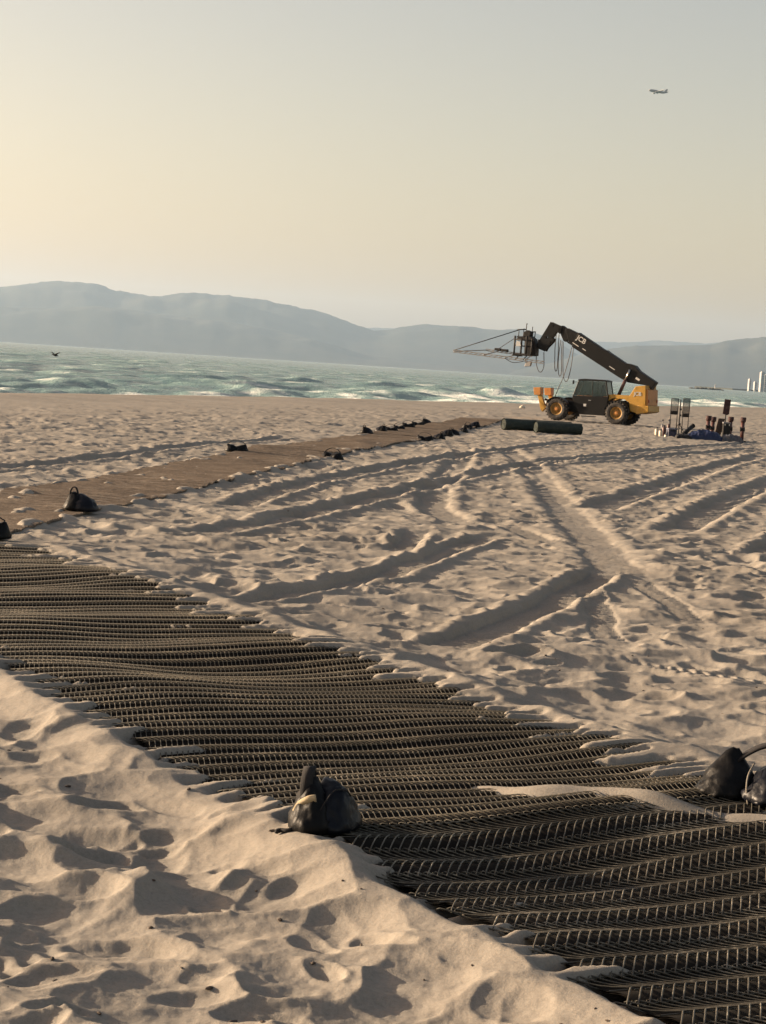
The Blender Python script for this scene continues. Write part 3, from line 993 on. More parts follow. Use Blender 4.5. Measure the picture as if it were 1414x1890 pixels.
# ------------------------------------------------------------------ telescopic handler
M['yellow'] = paint('yellow_machine_paint', (0.42, 0.225, 0.026), 0.5, dust=0.2, scale=2.5)
M['rim'] = paint('dusty_yellow_rim', (0.30, 0.165, 0.035), 0.6, dust=0.3, scale=6)
M['orange'] = paint('orange_machine_paint', (0.42, 0.17, 0.03), 0.5, dust=0.2, scale=3)
M['black'] = paint('black_machine_paint', (0.0045, 0.0045, 0.005), 0.5, dust=0.015, scale=2.5, spec=0.2)
M['rubber'] = paint('tyre_rubber', (0.022, 0.020, 0.019), 0.85, dust=0.30, scale=5)
M['steel'] = paint('bare_steel', (0.55, 0.53, 0.50), 0.28, metal=1.0, dust=0.1, scale=8)
M['white'] = paint('white_lettering', (0.50, 0.49, 0.47), 0.6, dust=0.15, scale=12)
M['seat'] = paint('dark_seat_vinyl', (0.03, 0.03, 0.032), 0.6, scale=8)
m_, t, b = mat_new('tinted_glass')
b.inputs['Base Color'].default_value = (0.62, 0.74, 0.66, 1)
b.inputs['Roughness'].default_value = 0.03
b.inputs['IOR'].default_value = 1.45
tr_ = nd(t, 'ShaderNodeBsdfTransparent'); tr_.inputs['Color'].default_value = (0.42, 0.46, 0.43, 1)
gl = nd(t, 'ShaderNodeBsdfGlossy', Roughness=0.04); gl.inputs['Color'].default_value = (0.9, 0.95, 0.92, 1)
fr = nd(t, 'ShaderNodeFresnel', IOR=1.5)
ns_ = nd(t, 'ShaderNodeTexNoise', Scale=6.0, Detail=4.0)
ad = nd(t, 'ShaderNodeMath', operation='MULTIPLY_ADD'); t.links.new(ns_.outputs['Fac'], ad.inputs[0]); ad.inputs[1].default_value = 0.12; t.links.new(fr.outputs[0], ad.inputs[2])
mxs = nd(t, 'ShaderNodeMixShader'); t.links.new(ad.outputs[0], mxs.inputs[0]); t.links.new(tr_.outputs[0], mxs.inputs[1]); t.links.new(gl.outputs[0], mxs.inputs[2])
t.links.new(mxs.outputs[0], t.nodes['Material Output'].inputs['Surface'])
M['glass'] = m_

TZ = -0.33
T0 = Vector((12.03, 110.86, TZ))
TROT = rad(-25)
tele = thing('telehandler', 'yellow and black telescopic handler with raised boom parked near the water', 'telehandler', T0, TROT)


def circle(cx, cz, r, n=16, rev=False):
    p = [(cx + r * math.cos(2 * math.pi * k / n), cz + r * math.sin(2 * math.pi * k / n)) for k in range(n)]
    return p[::-1] if rev else p


def prism_part(name, poly, y0, y1, mat, parent, bevel=0.02, hole=None):
    bm = bmesh.new(); add_prism(bm, poly, y0, y1, hole)
    return bm_obj(name, bm, mat, parent, False, 0.0 if hole else bevel)


def box_part(name, c, s, mat, parent, bevel=0.015, rot=None):
    bm = bmesh.new(); add_box(bm, c, s, rot)
    return bm_obj(name, bm, mat, parent, False, bevel)


def lettering(name, text, size, loc, rot, mat, parent, depth=0.006):
    cu = bpy.data.curves.new(name, 'FONT')
    cu.body = text; cu.size = size; cu.extrude = depth; cu.align_x = 'CENTER'; cu.align_y = 'CENTER'; cu.offset = size * 0.02
    tmp = bpy.data.objects.new(name, cu); COL.objects.link(tmp)
    bpy.context.view_layer.update()
    me = bpy.data.meshes.new_from_object(tmp)
    bpy.data.objects.remove(tmp); bpy.data.curves.remove(cu)
    me.materials.clear(); me.materials.append(mat)
    o = bpy.data.objects.new(name, me); COL.objects.link(o)
    o.location = loc; o.rotation_euler = rot; o.parent = parent
    return o


# chassis
prism_part('chassis', [(-2.55, .62), (-2.4, 1.12), (1.0, 1.22), (2.9, 1.25), (3.3, .72), (1.2, .5), (-1.0, .5)], -0.45, 0.45, M['black'], tele)
for x in (-1.86, 1.84):
    bm = bmesh.new(); add_tube(bm, [(x, -1.0, .64), (x, -.5, .62), (x, .5, .62), (x, 1.0, .64)], [.13, .17, .17, .13], 10); add_tube(bm, [(x, -.22, .62), (x, .22, .62)], .26, 12)
    bm_obj('axle', bm, M['black'], tele, True)
# wheels
TYRE = [(.36, -.17), (.42, -.215), (.52, -.225), (.60, -.205), (.645, -.15), (.655, 0), (.645, .15), (.60, .205), (.52, .225), (.42, .215), (.36, .17)]
RIM = [(.0, -.10), (.10, -.125), (.17, -.12), (.20, -.055), (.27, -.04), (.30, -.12), (.34, -.165), (.385, -.18), (.385, -.14), (.35, -.10), (.345, .15), (.30, .12), (.0, .10)]


def make_wheel(x, y, sgn):
    wh = bpy.data.objects.new('wheel', None); COL.objects.link(wh); wh.parent = tele
    wh.location = (x, y, .645); wh.rotation_euler = (0, 0.3 * x, 0 if sgn < 0 else math.pi)
    bm = bmesh.new(); add_lathe(bm, TYRE, 40, Matrix.Identity(4))
    for k in range(22):
        a = 2 * math.pi * k / 22
        for sd_ in (-1, 1):
            a2 = a + (math.pi / 22 if sd_ > 0 else 0)
            Mx = Matrix.Rotation(-a2, 4, 'Y') @ Matrix.Translation((.66, sd_ * .105, 0)) @ Matrix.Rotation(sd_ * 0.5, 4, 'X')
            r = bmesh.ops.create_cube(bm, size=1.0)
            bmesh.ops.transform(bm, matrix=Mx @ Matrix.Diagonal((.05, .22, .065, 1)), verts=r['verts'])
    bm_obj('tyre', bm, M['rubber'], wh, False)
    bm = bmesh.new(); add_lathe(bm, RIM, 32, Matrix.Identity(4))
    bm_obj('rim', bm, M['rim'], wh, True)
    bm = bmesh.new(); add_lathe(bm, [(.0, -.17), (.09, -.165), (.11, -.13), (.11, -.08), (.0, -.08)], 16, Matrix.Identity(4))
    for k in range(10):
        a = 2 * math.pi * k / 10
        add_tube(bm, [(.145 * math.cos(a), -.10, .145 * math.sin(a)), (.145 * math.cos(a), -.145, .145 * math.sin(a))], .014, 6)
    bm_obj('hub', bm, M['orange'], wh, False)


for x in (-1.86, 1.84):
    make_wheel(x, -1.12, -1); make_wheel(x, 1.12, 1)
# mudguards
for x, y in ((-1.86, -1.12), (-1.86, 1.12)):
    bm = bmesh.new()
    arc = [(x + .74 * math.cos(a), .66 + .70 * math.sin(a)) for a in np.linspace(rad(25), rad(150), 14)]
    inn = [(x + .71 * math.cos(a), .66 + .67 * math.sin(a)) for a in np.linspace(rad(150), rad(25), 14)]
    add_prism(bm, arc + inn, y - .24, y + .24); bm_obj('mudguard', bm, M['black'], tele)
for y in (-1.0, 1.0):
    bm = bmesh.new()
    arc = [(1.84 + .80 * math.cos(a), .64 + .76 * math.sin(a)) for a in np.linspace(rad(5), rad(165), 16)]
    inn = [(1.84 + .76 * math.cos(a), .64 + .72 * math.sin(a)) for a in np.linspace(rad(165), rad(5), 16)]
    add_prism(bm, arc + inn, y - .30, y + .30); bm_obj('mudguard', bm, M['black'], tele)
# cab: lower body, pillars, roof, panes, seat, wheel
cab = prism_part('cab', [(-.98, 1.44), (-.86, 1.12), (-.52, .50), (-.42, .43), (1.06, .44), (1.16, .8), (1.26, 1.56), (-.95, 1.50)], -1.12, -.12, M['black'], tele, 0.03)
YS = (-1.10, -.14)
for y in YS:
    for a, b2, r in (((-.93, 1.48), (-.62, 2.42), .035), ((.27, 1.52), (.22, 2.42), .03), ((1.22, 1.55), (1.03, 2.44), .04)):
        bm = bmesh.new(); add_tube(bm, [(a[0], y, a[1]), (b2[0], y, b2[1])], r, 8)
        bm_obj('pillar', bm, M['black'], cab)
prism_part('roof', [(-.72, 2.40), (-.66, 2.47), (-.3, 2.52), (.9, 2.53), (1.1, 2.47), (1.12, 2.42)], -1.14, -.10, M['black'], cab, 0.015)


def pane(pts):
    bm = bmesh.new()
    vv = [bm.verts.new(p) for p in pts]
    f = bm.faces.new(vv)
    r = bmesh.ops.extrude_face_region(bm, geom=[f])
    n_ = f.normal.copy() if f.normal.length else Vector((0, 1, 0))
    bm.normal_update(); n_ = f.normal.copy()
    bmesh.ops.translate(bm, vec=n_ * 0.008, verts=[g for g in r['geom'] if isinstance(g, bmesh.types.BMVert)])
    bm_obj('window_pane', bm, M['glass'], cab)


for y in YS:
    pane([(-.88, y, 1.52), (.24, y, 1.54), (.20, y, 2.40), (-.60, y, 2.40)])
    pane([(.30, y, 1.54), (1.18, y, 1.57), (1.01, y, 2.41), (.25, y, 2.40)])
pane([(-.94, -1.06, 1.52), (-.94, -.18, 1.52), (-.64, -.18, 2.40), (-.64, -1.06, 2.40)])
pane([(1.22, -1.06, 1.60), (1.22, -.18, 1.60), (1.04, -.18, 2.41), (1.04, -1.06, 2.41)])
bm = bmesh.new(); add_box(bm, (.45, -.62, 1.55), (.5, .5, .16)); add_box(bm, (.72, -.62, 1.88), (.14, .48, .62), Matrix.Rotation(.18, 3, 'Y')); add_box(bm, (.79, -.62, 2.22), (.10, .26, .16))
bm_obj('driver_seat', bm, M['seat'], cab, False, 0.03)
bm = bmesh.new(); add_tube(bm, [(-.55, -.62, 1.4), (-.32, -.62, 1.72)], .03, 8)
ringp = [Vector((-.30, -.62, 1.74)) + Vector((math.sin(.6) * -.0, .19 * math.cos(a), .19 * math.sin(a) * .5)) + Vector((.19 * math.sin(a) * .6, 0, 0)) for a in np.linspace(0, 2 * math.pi, 20)]
add_tube(bm, ringp, .016, 6); bm_obj('steering_wheel', bm, M['seat'], cab, True)
box_part('door_handle', (.12, -1.135, 1.28), (.16, .03, .04), M['steel'], cab, 0.008)
box_part('door_sticker', (-.16, -1.126, .98), (.17, .008, .15), M['white'], cab, 0.0)
prism_part('step', [(-.35, .30), (.45, .31), (.45, .36), (-.35, .35)], -1.16, -.75, M['black'], tele, .01)
# mirror and bonnet
bm = bmesh.new(); add_tube(bm, [(-.7, -1.1, 2.3), (-.88, -1.28, 2.3), (-.9, -1.3, 2.22)], .015, 6); add_box(bm, (-.9, -1.3, 2.28), (.05, .18, .22)); bm_obj('mirror', bm, M['black'], tele, False, 0.008)
prism_part('bonnet', [(-1.25, 1.15), (-1.2, 1.55), (-.2, 1.68), (1.2, 1.72), (1.3, 1.15)], .35, 1.1, M['orange'], tele, 0.05)
box_part('work_lamp', (-1.42, .95, 1.66), (.26, .24, .26), M['orange'], tele, 0.03)
# rear body: two side housings, counterweight, bulkhead
HOUS = [(1.18, 1.30), (1.21, 1.70), (1.62, 1.71), (2.49, 1.71), (2.82, 2.27), (3.43, 2.36), (3.50, 1.25), (3.12, .70), (2.55, .82), (2.52, 1.30), (2.2, 1.48), (1.5, 1.48)]
for y0, y1 in ((-1.04, -.34), (.34, 1.04)):
    prism_part('rear_housing', HOUS, y0, y1, M['yellow'], tele, 0.03)
prism_part('counterweight', [(2.95, .66), (3.05, 1.20), (3.70, 1.19), (3.72, .85), (3.58, .78)], -1.08, 1.08, M['yellow'], tele, 0.04)
prism_part('rear_bulkhead', [(3.40, 1.19), (3.40, 2.18), (3.56, 2.12), (3.62, 1.20)], -.98, .98, M['orange'], tele, 0.02)
lettering('lettering', 'JCB', 0.30, (2.98, -1.052, 1.83), (rad(90), 0, 0), M['white'], tele)
for y in (-.8, .8):
    box_part('tail_lamp', (3.62, y, 1.45), (.05, .12, .18), paint('red_lamp_lens', (0.3, 0.02, 0.015), 0.3), tele, 0.008)
# stabilisers
for sgn in (-1, 1):
    y = 0.9 * sgn
    st = prism_part('stabiliser', [(-3.24, 1.50), (-2.98, 1.48), (-2.58, .52), (-2.42, .50), (-2.45, .75), (-2.6, .72), (-2.82, .41), (-2.95, .55), (-3.1, 1.1)], y - .12, y + .12, M['yellow'], tele, 0.015)
    prism_part('foot_pad', [(-3.43, 1.81), (-2.98, 1.85), (-2.95, 1.42), (-3.05, 1.38), (-3.36, 1.38)], y - .26, y + .26, M['orange'], st, 0.02)
    bm = bmesh.new(); add_tube(bm, [(-2.2, y * .8, 1.05), (-2.78, y * .95, 1.15)], .06, 8); bm_obj('ram', bm, M['black'], st, True)
prism_part('front_frame', [(-2.75, .55), (-2.6, 1.15), (-2.2, 1.2), (-2.2, .55)], -.95, .95, M['orange'], tele, 0.02)
# boom
BOOM = [(3.79, 2.56), (3.58, 2.69), (3.21, 2.89), (2.70, 3.19), (2.45, 3.46), (2.02, 3.57), (1.85, 3.56), (.74, 4.18), (.62, 4.27), (.5, 4.27), (-1.10, 5.16), (-1.18, 5.22), (-1.55, 4.36), (1.5, 2.73), (2.11, 2.46), (3.23, 2.36), (3.51, 2.12)]
boom = prism_part('boom', BOOM, -.27, .27, M['black'], tele, 0.03)
prism_part('boom_section', [(-1.05, 5.10), (-1.92, 5.44), (-2.05, 5.38), (-1.86, 4.86), (-1.72, 4.52), (-1.45, 4.36)], -.21, .21, M['black'], boom, 0.02)
prism_part('boom_section', [(-1.80, 5.30), (-2.23, 5.58), (-2.38, 5.55), (-2.47, 5.48), (-2.33, 5.05), (-2.12, 4.66), (-1.95, 4.62), (-1.70, 4.9)], -.16, .16, M['black'], boom, 0.02)
GN = [(-2.28, 5.52), (-2.62, 5.62), (-3.0, 5.76), (-3.83, 4.29), (-3.62, 4.12), (-3.23, 3.98), (-3.12, 4.20), (-2.74, 4.62), (-2.70, 4.75), (-2.85, 4.82), (-2.60, 5.22), (-2.36, 5.06)]
for y0, y1 in ((-.20, -.15), (.15, .20)):
    prism_part('boom_head', GN, y0, y1, M['black'], boom, 0.0, circle(-3.19, 4.84, .085, 14))
bm = bmesh.new()
for p in ((-2.9, 5.55), (-3.0, 4.55), (-3.55, 4.25), (-2.5, 5.35)):
    add_tube(bm, [(p[0], -.22, p[1]), (p[0], .22, p[1])], .07, 10)
bm_obj('head_pin', bm, M['black'], boom)
bm = bmesh.new(); add_tube(bm, [(-1.9, -.0, 4.62), (-1.2, 0, 4.3)], .05, 8); bm_obj('hose_carrier', bm, M['black'], boom)
u_ = Vector((-1.0, 0, .558)).normalized()
lettering('lettering', 'JCB', 0.40, (-.96, -.282, 4.79), (rad(90), rad(28.6), 0), M['white'], boom)
for p, s_ in (((-1.40, 4.50), .45), ((-.85, 4.23), .25), ((.95, 3.25), .4)):
    box_part('decal', (p[0] + .1, -.276, p[1] - .0), (s_, .006, .045), M['white'], boom, 0.0, Matrix.Rotation(rad(28.5), 3, 'Y'))
box_part('decal', (2.67, -.276, 2.70), (.27, .008, .12), M['white'], boom, 0.0, Matrix.Rotation(rad(28.5), 3, 'Y'))
# lift ram
bm = bmesh.new(); add_tube(bm, [(1.55, -.31, 1.55), (1.95, -.31, 2.62)], .10, 12); lr = bm_obj('lift_ram', bm, paint('dark_red_brown_paint', (0.07, 0.03, 0.025), 0.5), tele, True)
bm = bmesh.new(); add_tube(bm, [(1.93, -.31, 2.57), (2.16, -.31, 3.22)], .055, 12); bm_obj('rod', bm, M['steel'], lr, True)

# ------------------------------------------------------------------ rig carried on the boom head
M['alu'] = paint('dull_aluminium', (0.30, 0.29, 0.28), 0.5, metal=0.6, dust=0.2, scale=8)
M['dark'] = paint('black_equipment', (0.008, 0.0075, 0.008), 0.65, dust=0.04, scale=6, spec=0.3)
rig = thing('lighting_rig', 'black platform and long slender truss frame hung from the boom head', 'rig', T0, TROT)


def rig_bar(name, pts, r, mat, n=6, parent=None):
    bm = bmesh.new(); add_tube(bm, pts, r, n)
    return bm_obj(name, bm, mat, parent or rig, True)


bk = box_part('platform', (-4.55, 0, 3.72), (1.15, 1.2, .10), M['dark'], rig)
for x in (-5.05, -4.62, -4.3, -3.95):
    for y in (-.55, .55):
        rig_bar('post', [(x, y, 3.7), (x, y, 4.75 + .1 * math.sin(x * 7))], .055, M['dark'])
for y in (-.55, .55):
    rig_bar('rail', [(-5.1, y, 4.62), (-3.9, y, 4.55)], .05, M['dark'])
    rig_bar('rail', [(-5.1, y, 4.25), (-3.9, y, 4.2)], .04, M['dark'])
prism_part('panel', [(-4.5, 3.75), (-4.55, 4.75), (-4.3, 4.9), (-3.95, 4.7), (-3.78, 4.35), (-3.8, 3.75)], -.3, .3, M['dark'], rig, .03)
prism_part('panel', [(-5.05, 4.55), (-5.0, 4.8), (-4.6, 4.82), (-4.45, 4.6)], -.3, .25, M['dark'], rig, .03)
prism_part('panel', [(-4.95, 4.20), (-4.92, 4.50), (-4.70, 4.48), (-4.62, 4.22)], -.62, -.60, M['white'], rig, 0)
prism_part('lamp_head', [(-4.65, 4.75), (-4.7, 5.05), (-4.45, 5.2), (-4.2, 5.1), (-4.2, 4.85)], -.2, .25, M['dark'], rig, .04)
for x, z0, z1 in ((-5.02, 4.6, 5.24), (-4.78, 4.7, 5.30), (-4.62, 5.0, 5.60), (-4.2, 4.8, 5.42), (-4.05, 4.6, 5.15)):
    rig_bar('mast', [(x, .1 * math.sin(9 * x), z0), (x + .02, .1 * math.sin(9 * x), z1)], .025, M['dark'])
rig_bar('crossbar', [(-5.15, 0, 5.20), (-4.6, .05, 5.24)], .035, M['dark'])
rig_bar('crossbar', [(-4.62, .1, 5.50), (-4.50, -.1, 5.58)], .022, M['dark'])
rig_bar('crossbar', [(-4.4, 0, 5.10), (-3.98, .05, 5.12)], .035, M['dark'])
# truss frame: two long lattice rails, cross members, stays
def truss(p0, p1, h, bays):
    p0 = Vector(p0); p1 = Vector(p1); up_ = Vector((0, 0, h)); sd_ = Vector((0, h, 0))
    bm = bmesh.new()
    for off in (Vector((0, 0, 0)), up_, sd_, up_ + sd_):
        add_tube(bm, [p0 + off, p1 + off], .022, 6)
    for k in range(bays):
        a = p0.lerp(p1, k / bays); b2 = p0.lerp(p1, (k + 1) / bays)
        add_tube(bm, [a, b2 + up_], .012, 5); add_tube(bm, [a + sd_, b2 + up_ + sd_], .012, 5); add_tube(bm, [a, b2 + sd_], .012, 5)
    return bm_obj('truss_rail', bm, M['alu'], rig)


truss((-9.0, -.6, 3.62), (-3.1, -.6, 3.26), .13, 18)
truss((-7.58, 1.2, 3.84), (-4.6, 1.2, 3.66), .10, 10)
for p0, p1 in (((-8.95, -.6, 3.66), (-7.55, 1.2, 3.88)), ((-7.0, -.6, 3.56), (-6.8, 1.2, 3.84)), ((-5.6, -.6, 3.46), (-5.4, 1.2, 3.76)), ((-4.3, -.6, 3.40), (-4.6, 1.2, 3.70))):
    rig_bar('cross_member', [p0, p1], .03, M['alu'])
rig_bar('stay', [(-5.06, 0, 5.18), (-9.0, -.55, 3.72)], .026, M['dark'])
rig_bar('stay', [(-5.06, .1, 4.86), (-6.85, 1.2, 3.94)], .02, M['dark'])
for x, z in ((-6.75, 3.96), (-6.3, 3.92)):
    box_part('lamp_head', (x, 1.1, z), (.38, .3, .16), M['dark'], rig, .03)
prism_part('lamp_head', [(-5.2, 3.62), (-5.15, 3.76), (-4.7, 3.76), (-4.75, 3.6)], -.5, .1, M['dark'], rig, .02)
prism_part('clamp_block', [(-4.25, 3.32), (-4.3, 3.02), (-3.95, 3.05), (-3.9, 3.3)], -.62, -.40, M['alu'], rig, .02)
for x in (-4.9, -4.4):
    rig_bar('drop_arm', [(x, 0, 3.7), (x - .05, -.5, 3.42)], .035, M['dark'])
rig_bar('sagging_lead', smooth_path([(-5.6, -.65, 3.45), (-5.1, -.66, 3.22), (-4.6, -.66, 3.26), (-4.3, -.65, 3.36)], 5), .02, M['dark'])

# ------------------------------------------------------------------ cables looped from the boom
M['cable'] = paint('grey_cable_sheath', (0.05, 0.05, 0.055), 0.6, scale=10)
CABLES = [
    ('thin dark cable looping below the rig, left of the boom head', [(-3.78, 0, 4.02), (-3.80, -.05, 3.6), (-3.76, -.05, 3.2), (-3.62, -.05, 2.84), (-3.48, -.05, 2.74), (-3.36, -.05, 2.84), (-3.30, 0, 3.15), (-3.36, 0, 3.95)]),
    ('leftmost narrow cable loop hanging beneath the boom head', [(-2.62, -.1, 5.08), (-2.60, -.2, 4.2), (-2.53, -.2, 3.1), (-2.45, -.2, 2.86), (-2.38, -.2, 3.05), (-2.42, -.1, 4.0), (-2.48, 0, 5.05)]),
    ('middle cable loop hanging from the boom nose', [(-2.28, -.2, 4.72), (-2.32, -.25, 3.6), (-2.27, -.25, 2.85), (-2.16, -.25, 2.57), (-2.07, -.25, 2.85), (-2.13, -.25, 3.7), (-2.19, -.2, 4.68)]),
    ('widest cable loop hanging from the boom, nearest the cab', [(-2.10, -.22, 4.62), (-2.02, -.28, 3.5), (-1.90, -.3, 2.55), (-1.72, -.3, 2.28), (-1.58, -.3, 2.55), (-1.45, -.3, 3.4), (-1.42, -.29, 4.30)]),
    ('cable dropping from the boom down to the front mudguard', [(-1.52, -.29, 4.32), (-1.68, -.33, 3.44), (-1.88, -.4, 2.52), (-2.05, -.6, 1.9), (-2.18, -.8, 1.30)]),
]
for lab, pts in CABLES:
    bm = bmesh.new(); add_tube(bm, smooth_path(pts, 8), .024, 6)
    o = bm_obj('hanging_cable', bm, M['cable'], None, True)
    o.location = T0; o.rotation_euler = (0, 0, TROT)
    tag(o, lab, 'cable', 'cables looped under the boom')

# ------------------------------------------------------------------ equipment heap right of the machine
M['red'] = paint('dark_red_paint', (0.06, 0.014, 0.012), 0.5, dust=0.15, scale=8)
M['maroon'] = paint('maroon_fabric', (0.035, 0.012, 0.014), 0.85, scale=8)
M['cream'] = paint('cream_plastic', (0.60, 0.52, 0.40), 0.5, scale=8)
M['tarp'] = paint('blue_tarpaulin', (0.006, 0.014, 0.055), 0.5, dust=0.04, scale=4, bump=0.02, bscale=9)
M['grey'] = paint('grey_plastic', (0.14, 0.14, 0.15), 0.6, scale=8)
M['wood'] = paint('dark_brown_board', (0.06, 0.035, 0.025), 0.7, scale=5)


def spot(px_, depth):
    """Ground point under photograph column px_ at a given distance."""
    yy = horizon_y(px_) + FPX * (CAM_Z + 0.003 * depth) / depth
    p = survey(px_, yy, depth)
    p.z = ground_z(p.x, p.y)
    return p


def ht(px_, py_, depth):
    """World height of the point at pixel (px_, py_) at a distance."""
    return survey(px_, py_, depth).z


SCL = 1 / FPX
# wire racks on legs
for (px0, px1, ytop, ybot, yleg, dep, lab) in ((1235, 1248, 735, 764, 778, 96, 'tall narrow wire rack on legs, left of the pair behind the canisters'),
                                              (1257, 1269, 735, 769, 790, 95, 'tall narrow wire rack on legs, right of the pair behind the canisters')):
    p = spot((px0 + px1) / 2, dep)
    root = thing('wire_rack', lab, 'rack', p, -0.25, 'wire racks standing in the sand')
    zt = ht(px0, ytop, dep) - p.z; zb = ht(px0, ybot, dep) - p.z
    hw_ = (px1 - px0) * dep * SCL / 2
    bm = bmesh.new()
    for x in (-hw_, hw_):
        add_tube(bm, [(x, -.05, zb), (x, .05, zt)], .018, 6)
    for z in (zb, zt, zb + .16):
        add_tube(bm, [(-hw_, -.05 + .1 * (z - zb) / (zt - zb), z), (hw_, -.05 + .1 * (z - zb) / (zt - zb), z)], .018, 6)
    bm_obj('frame', bm, M['dark'], root, True)
    for k in range(9):
        x = -hw_ + 2 * hw_ * (k + .5) / 9
        bm = bmesh.new(); add_tube(bm, [(x, -.05, zb), (x, .05, zt)], .013, 5); bm_obj('wire', bm, M['dark'], root, True)
    box_part('tray', (0, 0.0, zb + .08), (2 * hw_ * .96, .16, .16), M['dark'], root, 0.01)
    for x in (-hw_ * .9, hw_ * .9):
        for y in (-.22, .22):
            bm = bmesh.new(); add_tube(bm, [(x, 0, zb + .05), (x, y, -0.03)], .016, 6); bm_obj('leg', bm, M['dark'], root, True)
# thin stand between the racks
p = spot(1252, 94)
root = thing('light_stand', 'thin dark stand with knobs between the two wire racks', 'stand', p, 0)
zt = ht(1252, 737, 94) - p.z
bm = bmesh.new(); add_tube(bm, [(0, 0, 0), (0, 0, zt)], [.035, .03], 8); bm_obj('column', bm, M['dark'], root, True)
for z in (zt * .3, zt * .55, zt * .72):
    box_part('knob', (.02, -.03, z), (.11, .09, .09), M['dark'], root, 0.02)
for k in range(3):
    a = k * 2.1 + .4
    bm = bmesh.new(); add_tube(bm, [(0, 0, .55), (.42 * math.cos(a), .42 * math.sin(a), 0)], .018, 6); bm_obj('leg', bm, M['dark'], root, True)


def canister(px_, ytop, ybot, dep, r, mat, lab, neck=0.0, neckmat=None):
    p = spot(px_, dep)
    base = ht(px_, ybot, dep)
    p.z = min(p.z, base) if base < p.z + 0.2 else p.z
    h = ht(px_, ytop, dep) - p.z
    root = thing('gas_canister', lab, 'canister', p, 0, 'canisters beside the heap')
    hb = h - neck
    bm = bmesh.new(); add_lathe(bm, [(0, 0), (r * .95, 0), (r, .03), (r, hb * .82), (r * .8, hb * .93), (r * .3, hb), (0, hb)], 18, Matrix.Rotation(rad(90), 4, 'X'))
    bm_obj('cylinder', bm, mat, root, True)
    bm = bmesh.new(); add_tube(bm, [(0, 0, hb - .02), (0, 0, h - .05)], r * .28, 8); add_box(bm, (0, 0, h - .04), (r * 1.1, r * .6, .08)); bm_obj('valve', bm, neckmat or M['grey'], root)
    bm = bmesh.new(); add_tube(bm, [(r * (.92) * math.cos(a), r * .92 * math.sin(a), hb * .9) for a in np.linspace(0, 6.28, 17)], .012, 5); bm_obj('collar', bm, neckmat or M['grey'], root)


canister(1211.5, 788, 805, 87.5, .085, M['cream'], 'leftmost short cream canister at the foot of the heap', .06)
canister(1219, 791, 805, 87.0, .085, M['cream'], 'short cream canister touching the dark red one', .06)
canister(1225, 784, 806, 88.0, .10, M['red'], 'stout dark red canister among the cream ones', .07)
canister(1221.5, 774, 800, 89.5, .07, M['grey'], 'grey narrow-necked canister behind the cream pair', .22)
canister(1233, 774, 800, 89.0, .075, M['red'], 'tall dark red canister with a grey neck, behind the cooler', .2)
canister(1229, 800, 809, 86.0, .075, M['cream'], 'smallest cream canister, lowest, before the dark cooler', .04)
# cooler bag
p = spot(1239, 87)
root = thing('cooler_bag', 'dark blue-grey cooler bag between canisters and blue tarpaulin', 'cooler', p, 0.2)
h = ht(1239, 790, 87) - p.z
box_part('body', (0, 0, h * .42), (.42, .34, h * .84), paint('slate_blue_fabric', (0.03, 0.035, 0.07), 0.7, scale=8), root, 0.05)
box_part('lid', (0, 0, h * .9), (.45, .37, h * .16), paint('grey_blue_lid', (0.10, 0.11, 0.15), 0.6, scale=8), root, 0.03)
bm = bmesh.new(); strap_band(bm, smooth_path([(-.18, -.19, h * .6), (-.1, -.21, h * .75), (.1, -.21, h * .75), (.18, -.19, h * .6)], 4), .03, .01, (0, -.3, 1)); bm_obj('strap', bm, M['strap'], root, True)


def heap(px0, px1, ytop, ybot, dep, mat, lab, name, cat, seed, depth_m=0.55):
    """A slumped covered pile: a lumpy cloth over boxes, touching the sand all round."""
    c = spot((px0 + px1) / 2, dep)
    hw_ = (px1 - px0) * dep * SCL / 2
    H = ht((px0 + px1) / 2, ytop, dep) - c.z
    n, m2 = 46, 22
    V = []
    for j in range(m2):
        for i in range(n):
            a = -1 + 2 * i / (n - 1); b2 = -1 + 2 * j / (m2 - 1)
            d2 = max(abs(a) ** 3, abs(b2) ** 3)
            prof = max(0, 1 - d2) ** 0.55
            x = a * hw_; y = b2 * depth_m
            nz = float(perlin(np.array([x / .22 + seed]), np.array([y / .25]), 970 + seed)[0]) + .5 * float(perlin(np.array([x / .09]), np.array([y / .1]), 980 + seed)[0])
            V.append((x * (1 + .03 * nz), y, -0.04 + (H + .04) * prof * (0.82 + .22 * nz)))
    me = mesh_np(name, np.array(V), grid_faces(m2, n))
    o = link(name, me, mat); o.location = c
    return tag(o, lab, cat)


heap(1268, 1332, 792, 815, 86.2, M['tarp'], 'crumpled blue tarpaulin over a low heap of gear', 'tarpaulin', 'tarpaulin', 1)
heap(1246, 1275, 799, 812, 85.6, M['dark'], 'low black cloth bundle at the left end of the tarpaulin', 'cloth_bundle', 'bundle', 2, .4)
heap(1330, 1370, 800, 817, 86.0, paint('grey_duffel_cloth', (0.05, 0.055, 0.07), 0.7, dust=.25, scale=6), 'grey-black duffel bundle at the right end of the heap', 'duffel_bundle', 'bundle', 3, .4)
# black tube leaning on the tarpaulin
a_ = survey(1256, 806, 85.9); b_ = survey(1279, 786, 86.6)
o = thing('black_tube', 'black padded tube leaning on the left of the blue tarpaulin', 'tube', a_, 0)
v_ = b_ - a_
bm = bmesh.new(); add_tube(bm, [(0, 0, 0), v_], .095, 14); bm_obj('sleeve', bm, M['dark'], o, True)
bm = bmesh.new(); add_tube(bm, [v_ * .97, v_ * 1.03], .11, 14); bm_obj('end_cap', bm, M['black'], o, True)


